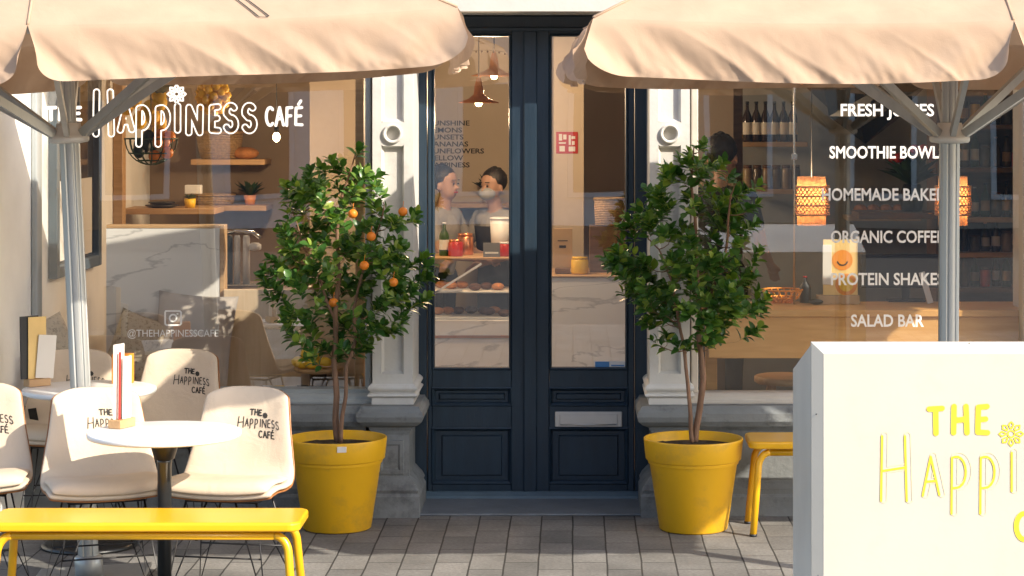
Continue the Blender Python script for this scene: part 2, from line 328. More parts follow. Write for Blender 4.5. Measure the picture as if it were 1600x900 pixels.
    def build(s, name, m, parent=None, loc=None, subsurf=0):
        me = bpy.data.meshes.new(name); me.from_pydata(s.v, [], s.f)
        for x in (m if isinstance(m, (list, tuple)) else [m]): me.materials.append(x)
        me.polygons.foreach_set('material_index', s.mi); me.polygons.foreach_set('use_smooth', s.sm)
        b2 = bmesh.new(); b2.from_mesh(me); bmesh.ops.recalc_face_normals(b2, faces=b2.faces); b2.to_mesh(me); b2.free()
        o = bpy.data.objects.new(name, me); COL.objects.link(o)
        if loc: o.location = loc
        if parent: o.parent = parent
        if subsurf:
            md = o.modifiers.new('sub', 'SUBSURF'); md.levels = subsurf; md.render_levels = subsurf
        return o

def tag(o, label, cat, group=None, kind=None):
    o['label'] = label; o['category'] = cat
    if group: o['group'] = group
    if kind: o['kind'] = kind
    return o
def structure(o): o['kind'] = 'structure'; return o
def thing(name, label, cat, loc=(0, 0, 0), rz=0.0, group=None):
    o = bpy.data.objects.new(name, None); COL.objects.link(o); o.location = loc; o.rotation_euler = (0, 0, rz)
    o.empty_display_size = 0.1
    return tag(o, label, cat, group)
def dup(root, loc, rz, label, group=None):
    r = root.copy(); COL.objects.link(r); r.location = loc; r.rotation_euler = (root.rotation_euler[0], root.rotation_euler[1], rz); r['label'] = label
    if group: r['group'] = group
    for ch in list(root.children):
        c = ch.copy(); COL.objects.link(c); c.parent = r
        for g in ch.children:
            d = g.copy(); COL.objects.link(d); d.parent = c
    return r

# ------------------------------------------------------------------ lettering
def arc(cx, cy, rx, ry, a0, a1, n=10):
    return [(cx + rx * math.cos(R(a0 + (a1 - a0) * i / n)), cy + ry * math.sin(R(a0 + (a1 - a0) * i / n))) for i in range(n + 1)]
def glyph(c):
    """hand-drawn capital: strokes in a box of width 1, height 1"""
    if c == 'T': return [[(0, .97), (1, 1)], [(.5, .97), (.53, 0)]]
    if c == 'H': return [[(.04, 1), (.0, 0)], [(.93, 1), (1, 0)], [(.02, .46), (.97, .52)]]
    if c == 'E': return [[(.95, 1), (.05, .97), (.0, .02), (1, 0)], [(.04, .5), (.8, .52)]]
    if c == 'A': return [[(0, 0), (.48, 1), (1, .02)], [(.2, .36), (.78, .38)]]
    if c == 'P': return [[(0, 0), (.03, .97)] + arc(.35, .72, .62, .27, 100, -90) + [(.05, .44)]]
    if c == 'I': return [[(.5, 1), (.5, 0)]]
    if c == 'N': return [[(0, 0), (.03, 1), (.95, 0), (1, 1)]]
    if c == 'S': return [arc(.5, .75, .46, .25, 40, 200, 8) + arc(.5, .26, .5, .26, 100, -150, 10)]
    if c == 'C': return [arc(.55, .5, .55, .5, 50, 310, 14)]
    if c == 'F': return [[(1, 1), (.05, .98), (.0, 0)], [(.04, .52), (.8, .54)]]
    if c == 'É': return glyph('E') + [[(.45, 1.18), (.8, 1.38)]]
    if c == '@': return [arc(.5, .5, .5, .5, -40, 290, 16), arc(.5, .5, .2, .22, 0, 360, 10), [(.7, .72), (.72, .3), (.95, .4)]]
    return []
def place(c, x0, x1, y0, y1): return [[(x0 + px * (x1 - x0), y0 + py * (y1 - y0)) for px, py in st] for st in glyph(c)]
def flower(cx, cy, r):
    st = [arc(cx, cy, r * .28, r * .28, 0, 360, 10)]
    for k in range(8):
        a = 2 * math.pi * k / 8; st.append([(cx + math.cos(a + s) * r * q, cy + math.sin(a + s) * r * q) for s, q in ((-.12, .45), (-.25, .8), (0, 1), (.25, .8), (.12, .45))])
    return st
def stroke_mesh(strokes, wd, ring=None, cell=None, sd=0.0):
    """2-D mesh (verts, faces) of thick strokes; ring = line width turns the thick stroke into its outline"""
    pts = [p for st in strokes for p in st]; pad = wd + 0.012
    x0, x1 = min(p[0] for p in pts) - pad, max(p[0] for p in pts) + pad; y0, y1 = min(p[1] for p in pts) - pad, max(p[1] for p in pts) + pad
    cell = cell or max((ring or wd) / 2.6, 0.0009)
    nx, ny = int((x1 - x0) / cell) + 2, int((y1 - y0) / cell) + 2
    gx = x0 + np.arange(nx) * cell; gy = y0 + np.arange(ny) * cell
    Xg, Yg = np.meshgrid(gx, gy); D = np.full(Xg.shape, 9.0)
    for st in strokes:
        for (ax, ay), (bx, by) in zip(st[:-1], st[1:]):
            dx, dy = bx - ax, by - ay; l2 = dx * dx + dy * dy + 1e-12
            t = np.clip(((Xg - ax) * dx + (Yg - ay) * dy) / l2, 0, 1)
            D = np.minimum(D, np.hypot(Xg - ax - t * dx, Yg - ay - t * dy))
    F = (wd - D) if ring is None else (ring / 2 - np.abs(D - wd))
    vid = {}; vs = []; fs = []
    def vert(key, x, y):
        if key not in vid: vid[key] = len(vs); vs.append((x, y))
        return vid[key]
    pos = F > 0
    anyp = pos[:-1, :-1] | pos[1:, :-1] | pos[:-1, 1:] | pos[1:, 1:]
    for j, i in zip(*np.nonzero(anyp)):
        cs = [(j, i), (j, i + 1), (j + 1, i + 1), (j + 1, i)]; poly = []
        for k in range(4):
            a, b = cs[k], cs[(k + 1) % 4]; fa, fb = F[a], F[b]
            if fa > 0: poly.append(vert(a, gx[a[1]], gy[a[0]]))
            if (fa > 0) != (fb > 0):
                t = fa / (fa - fb); poly.append(vert((min(a, b), max(a, b)), gx[a[1]] + t * (gx[b[1]] - gx[a[1]]), gy[a[0]] + t * (gy[b[0]] - gy[a[0]])))
        if len(set(poly)) >= 3: fs.append(poly)
    return vs, fs
def font_mesh(text, width=None, height=None, bold=0.012, align='CENTER', size=1.0, xs=1.0):
    """flat text from the built-in font as 2-D verts, faces; cap height set by height"""
    cu = bpy.data.curves.new('txt', 'FONT'); cu.body = text; cu.align_x = align; cu.offset = bold; cu.fill_mode = 'FRONT'; cu.resolution_u = 3
    o = bpy.data.objects.new('txt', cu); COL.objects.link(o)
    dg = bpy.context.evaluated_depsgraph_get(); me = bpy.data.meshes.new_from_object(o.evaluated_get(dg))
    vs = [(v.co.x, v.co.y) for v in me.vertices]; fs = [list(p.vertices) for p in me.polygons]
    bpy.data.objects.remove(o); bpy.data.meshes.remove(me)
    k = (height / 0.70) if height else size; kx = k * xs
    if width:
        w0 = max(v[0] for v in vs) - min(v[0] for v in vs); kx = width / w0
    return [(x * kx, y * k) for x, y in vs], fs
def decal_xz(vs, fs, x, y, z): return [(x + a, y, z + b) for a, b in vs], fs

# ------------------------------------------------------------------ ground and surroundings
g = MB(); g.add([(-150, -150, -.004), (150, -150, -.004), (150, 150, -.004), (-150, 150, -.004)], [[0, 1, 2, 3]]); structure(g.build('ground', M['asphalt']))
g = MB(); g.add([(-14, -9, 0), (14, -9, 0), (14, .8, 0), (-14, .8, 0)], [[0, 1, 2, 3]]); structure(g.build('pavement', M['paving']))

FY = 0.12                 # plane of the facade
GYL, GYR, DY = 0.27, 0.27, 0.56   # glass of the two shop windows, face of the door
XW = -2.72                # inner face of the white side wall
TOPZ = 2.50
ZF = 0.13                 # shop floor

bld = thing('cafe_building', 'grey and navy cafe shopfront with two big windows beside a panelled door', 'building')

# --- white side wall at the left
b = MB(); b.box(XW - .55, XW, -.62, 6.2, 0, 6.5, .004); b.build('side_wall', M['white_wall'], bld)
# --- upper wall, lintel
b = MB(); b.box(XW, 4.3, FY + .06, FY + .5, TOPZ + .42, 6.5); b.build('upper_wall', M['white_wall'], bld)
b = MB(); b.rect_loft(XW + .003, 4.2, FY + .0, FY + .55, [(0, TOPZ), (0, TOPZ + .30), (.05, TOPZ + .34), (.08, TOPZ + .42)]); b.build('lintel', M['lintel'], bld)

# --- pilasters
def pilaster(xa, xb):
    o = MB(); rec = FY + .028; zt = TOPZ; zb = Z(600, FY)
    o.box(xa, xb, rec, DY + .02, zb, zt)                                    # recessed field
    bw = PX(14, FY); f0, f1 = FY, rec - .0005
    def strip(x0, x1, z0, z1): o.box(x0, x1, f0, f1, z0, z1)
    strip(xa, xa + bw, zb, zt); strip(xb - bw, xb, zb, zt)
    cx = (xa + xb) / 2; zc = Z(209, FY); r = PX(15.5, FY)
    hv_, hf_ = [], []; rh = r - .017; bx_, bz_ = (xb - xa) / 2 - bw, r + .012; nn = 48
    for k in range(nn):
        a = 2 * math.pi * k / nn; c_, s_ = math.cos(a), math.sin(a); q = min(bx_ / max(1e-6, abs(c_)), bz_ / max(1e-6, abs(s_)))
        hv_ += [(cx + q * c_, f0, zc + q * s_), (cx + rh * c_, f0, zc + rh * s_), (cx + rh * c_, rec - .001, zc + rh * s_)]
    for k in range(nn):
        k2 = (k + 1) % nn; hf_ += [[3 * k, 3 * k2, 3 * k2 + 1, 3 * k + 1], [3 * k + 1, 3 * k2 + 1, 3 * k2 + 2, 3 * k + 2]]
    o.add(hv_, hf_)
    for z_ in (zc - bz_, zc + bz_): o.add([(cx - bx_, f0, z_), (cx + bx_, f0, z_), (cx + bx_, rec, z_), (cx - bx_, rec, z_)], [[0, 1, 2, 3]])
    strip(xa + bw, xb - bw, zb, zb + PX(16, FY)); strip(xa + bw, xb - bw, zt - .05, zt)
    # inner thin fillet in the two sunk panels
    for z0, z1 in ((zb + PX(16, FY), zc - r - .012), (zc + r + .012, zt - .05)):
        o.ring_xz([(xa + bw, xb - bw, z0, z1, FY + .012), (xa + bw + .012, xb - bw - .012, z0 + .012, z1 - .012, rec - .001)], fill=False)
    p = o.build('pilaster', M['pil'], bld)
    mtx = Matrix.Translation((cx, FY + .001, zc)) @ Matrix.Rotation(R(90), 4, 'X')
    rg = MB(); prof = [(r, 0), (r, .010), (r - .004, .016), (r - .010, .016), (r - .016, .010), (r - .016, 0)]
    rg.lathe(prof, n=40, cap=False, mtx=mtx); rg.build('ring_ornament', M['pil'], p)
    # neck mouldings
    n = MB(); z = zb
    def half(z0, z1, o_):
        return [(o_ * math.sin(math.pi * i / 8), z0 + (z1 - z0) * i / 8) for i in range(9)]
    pr = half(Z(613, FY), zb, .018) ; pr2 = half(Z(622, FY), Z(613, FY), .02)
    n.rect_loft(xa - .004, xb + .004, FY - .004, DY, [(0, Z(636, FY))] + [(0.0, Z(623, FY))] + pr2 + pr); n.build('neck_moulding', M['pil'], p)
    return p
PLX = [(570, 652), (1002, 1090)]
pl1 = pilaster(X(582, FY), X(645, FY)); pl2 = pilaster(X(1015, FY), X(1078, FY))
def plinth_prof(k=1.0):
    y = FY - .05
    pts = [(.055, 0), (.055, Z(775, y)), (.045, Z(770, y)), (.050, Z(765, y)), (.036, Z(757, y)), (.012, Z(749, y)), (0, Z(745, y)), (0, Z(680, y)), (.006, Z(674, y)), (.018, Z(668, y)),
           (.045, Z(664, y)), (.066, Z(658, y)), (.074, Z(650, y)), (.070, Z(643, y)), (.055, Z(638, y)), (.05, Z(634, y))]
    return [(o * k, z) for o, z in pts]
for p, (a, c) in ((pl1, (582, 640)), (pl2, (1018, 1078))):
    o = MB(); o.rect_loft(X(a, FY), X(c, FY), FY - .028, DY - .05, plinth_prof()); 
    # worn sunk panel on the die
    zz0, zz1 = Z(740, FY), Z(686, FY); xa, xb = X(a + 8, FY), X(c - 8, FY)
    o.ring_xz([(xa, xb, zz0, zz1, FY - .0285), (xa + .004, xb - .004, zz0 + .004, zz1 - .004, FY - .036), (xa + .02, xb - .02, zz0 + .02, zz1 - .02, FY - .036), (xa + .03, xb - .03, zz0 + .03, zz1 - .03, FY - .030)])
    o.build('plinth', M['stone'], p)
# --- stall risers under the windows
def riser(x0, x1):
    y = FY
    prof = [(.04, 0), (.04, Z(775, y)), (.03, Z(770, y)), (.032, Z(762, y)), (.012, Z(755, y)), (0, Z(750, y)), (0, Z(683, y)), (.02, Z(672, y)), (.05, Z(664, y)), (.066, Z(656, y)), (.064, Z(644, y)), (.045, Z(638, y)), (.03, Z(633, y))]
    o = MB(); vs = []; n = len(prof)
    for q, z in prof: vs.append((x0, FY - q, z))
    for q, z in prof: vs.append((x1, FY - q, z))
    fs = [[i, i + 1, n + i + 1, n + i] for i in range(n - 1)]
    vs += [(x0, GYL + .1, prof[-1][1]), (x1, GYL + .1, prof[-1][1]), (x0, GYL + .1, 0), (x1, GYL + .1, 0)]
    fs += [[n - 1, 2 * n, 2 * n + 1, 2 * n - 1], [2 * n, 2 * n + 2, 2 * n + 3, 2 * n + 1]]
    o.add(vs, fs); return o.build('stall_riser', M['stone'], bld)
riser(XW, X(582, FY) - .03); riser(X(1078, FY) + .03, 4.2)

# --- shop windows
ZS = Z(633, FY)
def shop_window(x0, x1, gy, m, fr, z_rail):
    o = MB(); yf = gy - .06
    # moulded bottom rail
    o.rect_loft(x0, x1, yf, gy + .06, [(.045, ZS + .001), (.045, ZS + .012), (.03, ZS + .022), (.028, ZS + .035), (.012, ZS + .045), (.0, ZS + .05), (0, z_rail)])
    for a, c in ((x0, x0 + fr), (x1 - fr, x1)): o.box(a, c, yf + .002, gy + .055, z_rail + .001, TOPZ - .06, .006)
    o.box(x0, x1, yf, gy + .055, TOPZ - .06, TOPZ - .001, .004)
    f = o.build('window_frame', m, bld)
    q = MB(); q.add([(x0 + fr, gy, z_rail), (x1 - fr, gy, z_rail), (x1 - fr, gy, TOPZ - .06), (x0 + fr, gy, TOPZ - .06)], [[0, 1, 2, 3]]); q.build('window_pane', M['glass'], f)
    return f
wl = shop_window(XW + .002, X(581, GYL), GYL, M['frame_grey'], PX(9, GYL), Z(606, GYL))
wr = shop_window(X(1079, GYR), X(1606, GYR), GYR, M['frame_tan'], PX(11, GYR), Z(612, GYR))
b = MB(); b.box(X(1606, GYR) + .001, 4.25, FY, GYR + .4, 0.0, TOPZ - .001, .01); b.build('corner_pier', M['pil'], bld)

# --- lettering on the left window
gy = GYL - .002
def ltr(strokes_px):   # strokes in photo pixels -> plane of the glass
    return [[(X(a, gy), Z(c, gy)) for a, c in st] for st in strokes_px]
def gl(c, x0, x1, ytop, ybot): return ltr(place(c, x0, x1, ybot, ytop))
hap = gl('H', 150, 174, 144, 209) + gl('A', 188, 206, 168, 203) + gl('P', 217, 231, 168, 225) + gl('P', 247, 262, 168, 225) + gl('I', 274, 281, 166, 203) + gl('N', 295, 313, 168, 207) + gl('E', 331, 341, 167, 204) + gl('S', 353, 368, 165, 204) + gl('S', 382, 397, 165, 204)
o = MB()
def put(o, vf): o.add([(a, gy, c) for a, c in vf[0]], vf[1])
put(o, stroke_mesh(hap, PX(4.6, gy), PX(2.2, gy))); o.build('happiness_lettering', M['vinyl'], wl)
o = MB(); put(o, stroke_mesh(ltr(flower(276, 147, 14.5)), PX(1.3, gy))); o.build('flower_emblem', M['vinyl'], wl)
o = MB(); put(o, stroke_mesh(gl('T', 72, 87, 168, 187) + gl('H', 93, 107, 168, 187) + gl('E', 113, 126, 168, 187), PX(2.6, gy))); o.build('the_lettering', M['vinyl'], wl)
o = MB(); put(o, stroke_mesh(gl('C', 416, 427, 168, 196) + gl('A', 431, 443, 168, 196) + gl('F', 448, 456, 168, 196) + gl('É', 462, 472, 168, 195), PX(2.3, gy))); o.build('cafe_lettering', M['vinyl'], wl)
vs, fs = font_mesh('@THEHAPPINESSCAFE', width=PX(142, gy), height=PX(11, gy), bold=0.0); o = MB(); o.add(*decal_xz(vs, fs, X(270, gy), gy, Z(526, gy))); o.build('handle_lettering', M['vinyl'], wl)
cam_l = [[(259, 486), (281, 486), (283, 488), (283, 506), (281, 508), (260, 508), (258, 506), (258, 488), (259, 486)], arc(270.5, 497, 5.5, 5.5, 0, 360, 14), [(277, 490.5), (277.6, 490.5)]]
o = MB(); put(o, stroke_mesh(ltr(cam_l), PX(1.3, gy))); o.build('camera_emblem', M['vinyl'], wl)
# --- lettering on the right window
gr = GYR - .002
for txt, py, wd in (('FRESH JUICES', 181, 146), ('SMOOTHIE BOWLS', 247, 180), ('HOMEMADE BAKERY', 313, 206), ('ORGANIC COFFEE', 379, 176), ('PROTEIN SHAKES', 445, 176), ('SALAD BAR', 510, 114)):
    vs, fs = font_mesh(txt, width=PX(wd, gr), height=PX(18.5, gr), bold=0.022); o = MB(); o.add(*decal_xz(vs, fs, X(1386, gr), gr, Z(py, gr))); o.build('menu_lettering', M['vinyl'], wr)

# --- door
def yd(px): return X(px, DY)
zb0 = Z(784, DY)
o = MB()
o.box(yd(642), yd(667), DY - .015, DY + .12, zb0, TOPZ - .002, .006); o.box(yd(992), yd(1020), DY - .015, DY + .12, zb0, TOPZ - .002, .006)
o.box(yd(667) + .001, yd(992) - .001, DY - .015, DY + .12, Z(44, DY), TOPZ - .002, .006)
o.box(yd(667) + .001, yd(992) - .001, DY - .03, DY - .016, Z(49, DY), Z(43, DY), .003)
o.build('door_frame', M['door'], bld)
def leaf(xa, xb, gl0, gl1):
    o = MB(); t = .05; y0, y1 = DY, DY + t; zt = Z(46, DY); zg1, zg0 = Z(53, DY), Z(578, DY)
    zp = [(Z(634, DY), Z(606, DY)), (Z(756, DY), Z(669, DY))]; zbm = Z(768, DY)
    o.box(xa, gl0, y0, y1, zbm, zt, .004); o.box(gl1, xb, y0, y1, zbm, zt, .004)
    e = .0006
    for z0, z1 in ((zg1, zt), (zp[0][1], zg0), (zp[1][1], zp[0][0]), (zbm, zp[1][0])): o.box(gl0 + e, gl1 - e, y0 + .002, y1 - .002, z0, z1, .003)
    # glazing bead
    o.ring_xz([(gl0, gl1, zg0, zg1, y0 + .003), (gl0 + .004, gl1 - .004, zg0 + .004, zg1 - .004, y0 - .004), (gl0 + .012, gl1 - .012, zg0 + .012, zg1 - .012, y0 + .004), (gl0 + .014, gl1 - .014, zg0 + .014, zg1 - .014, y0 + .03)], fill=False)
    d = o.build('door_leaf', M['door'], bld)
    for z0, z1 in zp:
        k = MB(); s_ = .016 if z1 - z0 < .15 else .03
        k.ring_xz([(gl0 - .004, gl1 + .004, z0 - .004, z1 + .004, y0 - .001), (gl0 + .002, gl1 - .002, z0 + .002, z1 - .002, y0 - .006), (gl0 + .012, gl1 - .012, z0 + .012, z1 - .012, y0 + .006), (gl0 + .018, gl1 - .018, z0 + .018, z1 - .018, y0 + .022),
                   (gl0 + .018 + s_, gl1 - .018 - s_, z0 + .018 + s_ * .7, z1 - .018 - s_ * .7, y0 + .022), (gl0 + .024 + s_, gl1 - .024 - s_, z0 + .024 + s_ * .7, z1 - .024 - s_ * .7, y0 + .012)]); k.build('door_panel', M['door'], d)
    q = MB(); q.add([(gl0, y0 + .025, zg0), (gl1, y0 + .025, zg0), (gl1, y0 + .025, zg1), (gl0, y0 + .025, zg1)], [[0, 1, 2, 3]]); q.build('door_pane', M['glass'], d)
    return d
dl = leaf(yd(668), yd(828), yd(675), yd(799)); dr = leaf(yd(829), yd(991), yd(858), yd(981))
k = MB(); k.box(yd(818), yd(839), DY - .018, DY - .0005, Z(768, DY), Z(48, DY), .006); k.build('astragal', M['door'], dl)
k = MB(); k.rect_loft(yd(655), yd(1003), DY - .02, DY + .1, [(.02, Z(781, DY)), (.024, Z(777, DY)), (.02, Z(773, DY)), (.0, Z(767, DY))]); k.build('weather_bar', mat('weather_bar_paint', (0.06, 0.10, 0.13), 0.4, var=0.15), bld)
k = MB(); x0, x1, z0, z1 = yd(867), yd(972), Z(667, DY), Z(643, DY)
k.box(x0, x1, DY - .008, DY - .0008, z0, z1, .003); k.box(x0 + .025, x1 - .025, DY - .014, DY - .0085, z0 + .012, z1 - .014, .003); k.tube([(x0 + .03, DY - .016, z0 + .014), (x1 - .03, DY - .016, z0 + .014)], .004); k.build('letter_plate', M['silver'], dr)
k = MB(); yy = DY + .022; k.box(X(929, yy), X(978, yy), yy - .001, yy, Z(577, yy), Z(564, yy), 0, 0)
k.box(X(930, yy), X(952, yy), yy - .002, yy - .0012, Z(576, yy), Z(565, yy), 0, 1); k.box(X(955, yy), X(975, yy), yy - .002, yy - .0012, Z(572, yy), Z(570, yy), 0, 1); k.box(X(964, yy), X(976, yy), yy - .002, yy - .0012, Z(576, yy), Z(574, yy), 0, 2)
k.build('sticker', [M['white'], M['blue'], M['black_ink']], dr)
# step
k = MB(); k.box(X(650, FY), X(1012, FY), FY - .04, DY + .11, 0.001, .012, .004); k.build('door_step', M['step'], bld)

# ------------------------------------------------------------------ shop interior shell
b = MB(); b.box(XW, 4.3, .68, 6.2, ZF - .1, ZF); structure(b.build('shop_floor', M['floor']))
b = MB(); b.box(XW, 4.3, GYL + .12, 6.2, 3.05, 3.15); structure(b.build('shop_ceiling', M['ceil']))
b = MB(); b.box(XW, 4.3, 6.2, 6.3, 0, 3.2); b.box(4.25, 4.35, .5, 6.2, 0, 3.2); structure(b.build('shop_wall', M['room']))
# partitions
yp = 4.0
b = MB(); b.box(X(600, yp), X(1060, yp), yp, yp + .1, ZF, 3.04); structure(b.build('back_partition_wall', M['room']))
vsx = []
b = MB(); lines = ['SUNSHINE', 'LEMONS', 'SUNSETS', 'BANANAS', 'SUNFLOWERS', 'YELLOW', 'HAPPINESS']
for i, t in enumerate(lines):
    vs, fs = font_mesh(t, height=PX(7.6, yp), bold=.02, align='LEFT', xs=1.25); xl = {0: 670.5, 1: 670, 2: 670.5, 3: 669.5, 4: 670.5, 5: 670, 6: 668}[i]
    b.add(*decal_xz(vs, fs, X(xl, yp), yp - .002, Z(196 + i * 10.9, yp)))
tag(b.build('wall_lettering', M['black_ink']), 'seven lines of small black capitals on the beige wall behind the door', 'wall lettering')
b = MB(); b.box(X(484, 2.8), X(640, 2.8), 2.8, 2.9, ZF, 3.04); structure(b.build('left_partition_wall', M['room_taupe']))
b = MB(); b.box(X(865, 3.2), X(912, 3.2), 3.2, 3.5, ZF, 3.04); structure(b.build('shop_pillar', M['room']))
b = MB(); b.box(X(1060, 2.6), X(1146, 2.6), 2.6, 2.7, ZF, 3.04); structure(b.build('right_partition_wall', M['room_taupe']))
b = MB(); b.box(X(556, .5), X(569, .5), .47, .62, Z(606, .5), 2.9, .003); b.build('window_lining', M['oak'], bld)

# ================================================================== outdoor things
# ------------------------------------------------------------------ parasols
def parasol(loc, wx, wy, rz, tilt, label, seed):
    root = thing('cafe_parasol', label, 'parasol', loc, 0, 'beige rectangular parasols')
    root.rotation_euler = (0, tilt, rz)
    ze, za, hv = 2.335, 3.06, 0.215
    cor = [Vector((-wx, -wy, 0)), Vector((wx, -wy, 0)), Vector((wx, wy, 0)), Vector((-wx, wy, 0))]
    def surf(k, s_, t):
        A, B = cor[k], cor[(k + 1) % 4]; p = A.lerp(B, s_) * (1 - t)
        u = (s_ * 2) % 1.0 if s_ < 1 else 1.0; sag = 4 * u * (1 - u)
        h = ze + (za - ze) * (t ** 0.95) - .030 * sag * (1 - t) * (.35 + t) * 1.5
        h += .008 * noise.noise(Vector((p.x * 2.5 + seed, p.y * 2.5, 0))) * min(1, sag * 3) * (1 - t) * min(1, t * 10)
        return p + Vector((0, 0, h))
    c = MB(); n, mrows = 64, 28
    for k in range(4):
        vs = [surf(k, j / n, i / mrows) for i in range(mrows + 1) for j in range(n + 1)]; fs = []
        for i in range(mrows):
            for j in range(n):
                q = i * (n + 1) + j; fs.append([q, q + 1, q + n + 2, q + n + 1])
        c.add(vs, fs, 0, True)
    co = c.build('canopy', M['canopy'], root)
    for k in range(4):                                   # seams along the ribs
        for f0 in (0.0, 0.5):
            sm = MB(); sm.tube([surf(k, f0, t / 10) + Vector((0, 0, .002)) for t in range(0, 10)], .006, 6); sm.build('seam', M['canopy'], co)
    # valance flaps, split at the corners and at the middle of each side
    for k in range(8):
        A, B = (cor[k // 2], (cor[k // 2] + cor[(k // 2 + 1) % 4]) / 2) if k % 2 == 0 else ((cor[k // 2] + cor[(k // 2 + 1) % 4]) / 2, cor[(k // 2 + 1) % 4])
        e = (B - A); Ln = e.length; e.normalize(); nrm = Vector((e.y, -e.x, 0)); cA = k % 2 == 0
        v = MB(); n, mr = 170, 26; vs = []; fs = []
        for i in range(mr + 1):
            for j in range(n + 1):
                sl = Ln * j / n; eA, eB = sl, Ln - sl; edge = min(eA, eB)
                rc = .13; hh = hv + .006 * math.sin(sl * 4 + seed + k)
                if edge < rc: hh *= 1 - .45 * (1 - math.sqrt(max(0, 1 - ((rc - edge) / rc) ** 2)))
                t = i / mr; d = t * hh
                zz = ze - .0157 * 4 * (j / n) * (1 - j / n) - d
                q = Vector((sl * 3.4 - d * 4.2 + seed * 3.7 + k * 5, d * 2.2, k))
                pull = math.exp(-edge / .35)
                fold = .034 * t * noise.noise(q) + .017 * t * noise.noise(q * 2.6) + .005 * (t ** 1.5) * noise.noise(Vector((sl * 30 - d * 16, d * 6, seed + k)))
                fold += .018 * pull * t * math.sin((edge * 26 - d * 30))
                fold += .0022 * math.exp(-((t - .90) / .03) ** 2) * math.sin(sl * 150)
                fl = .045 * t * math.exp(-edge / .10)
                rg_ = 1 - abs(noise.noise(q * 1.5 + Vector((7, 3, 1)))) * 2.2; fold += .008 * t * max(0, rg_) ** 3
                out = .010 * (1 - math.exp(-d * 60)) + .05 * d + fold + fl
                sh = .035 * t * (math.exp(-eA / .07) * (-1 if cA else 1.0) + math.exp(-eB / .07) * (-1.0 if cA else 1))
                p = A + e * (sl + sh) + nrm * out; p.z = zz
                vs.append(p)
        for i in range(mr):
            for j in range(n):
                q = i * (n + 1) + j; fs.append([q, q + 1, q + n + 2, q + n + 1])
        v.add(vs, fs, 0, True); o = v.build('valance', M['canopy'], root)
    def flute(z0, z1, r, mb):
        nn = 64; vs = []
        for z in (z0, z1):
            for k in range(nn):
                a = 2 * math.pi * k / nn; rr = r * (1 - (.10 if 0 < (k % 8) < 3 else 0)); vs.append((rr * math.cos(a + .35), rr * math.sin(a + .35), z))
        fs = [[k, (k + 1) % nn, nn + (k + 1) % nn, nn + k] for k in range(nn)] + [list(range(nn, 2 * nn))]
        mb.add(vs, fs)
    p = MB(); flute(.03, 1.89, .043, p); p.build('post', M['alu'], root)
    p = MB(); flute(1.90, 2.98, .034, p); p.build('upper_mast', M['alu'], root)
    p = MB(); p.box(-.24, .24, -.24, .24, .001, .018, .004); p.lathe([(.06, .018), (.06, .10), (.05, .11)], n=24); p.build('base_plate', M['alu'], root)
    h = MB(); h.lathe([(.046, 1.868), (.078, 1.872), (.084, 1.880), (.084, 1.895), (.070, 1.905), (.055, 1.93), (.05, 1.955), (.046, 1.955)], n=32); h.build('hub', M['alu_light'], root)
    h = MB(); h.lathe([(.036, 2.92), (.08, 2.93), (.08, 2.96), (.03, 3.01)], n=24); h.build('top_hub', M['alu_light'], root)
    for k in range(8):
        tip = cor[k // 2] if k % 2 == 0 else (cor[k // 2] + cor[(k // 2 + 1) % 4]) / 2
        rt = tip.length; d = tip.normalized(); tz = ze - .022
        def ribz(r): return tz + (za - .06 - tz) * (1 - r / rt)
        rb = MB(); rb.bar(d * .06 + Vector((0, 0, ribz(.06))), d * (rt - .02) + Vector((0, 0, tz)), .018, .028); ro = rb.build('rib', M['alu'], root)
        ra = rt * (.58 if k % 2 == 0 else .66); st = MB(); st.bar(d * .062 + Vector((0, 0, 1.905)), d * ra + Vector((0, 0, ribz(ra) - .012)), .022, .036)
        st.build('strut', M['alu'], ro)
    return root, surf
pa_l, surf_l = parasol((X(140, -1.44), -1.44, 0), 1.64, 1.0, R(5), R(-2.6), 'beige parasol over the cafe chairs and round tables', 1.3)
parasol((X(1480, -1.6), -1.60, 0), 1.54, 1.2, R(1.5), R(0.3), 'beige parasol standing behind the white sign box', 4.1)
# outlined lettering printed on the left canopy, only its lower ends in view
pr = MB()
for st, wd in ((place('P', .775, .800, .012, .34), .0062), (place('A', .815, .845, .115, .34), .0052)):
    vs, fs = stroke_mesh(st, wd, .0022, cell=.0012); pr.add([surf_l(0, a, c) + Vector((0, -.003, .004)) for a, c in vs], fs)
pr.build('printed_lettering', M['black_ink'], pa_l)


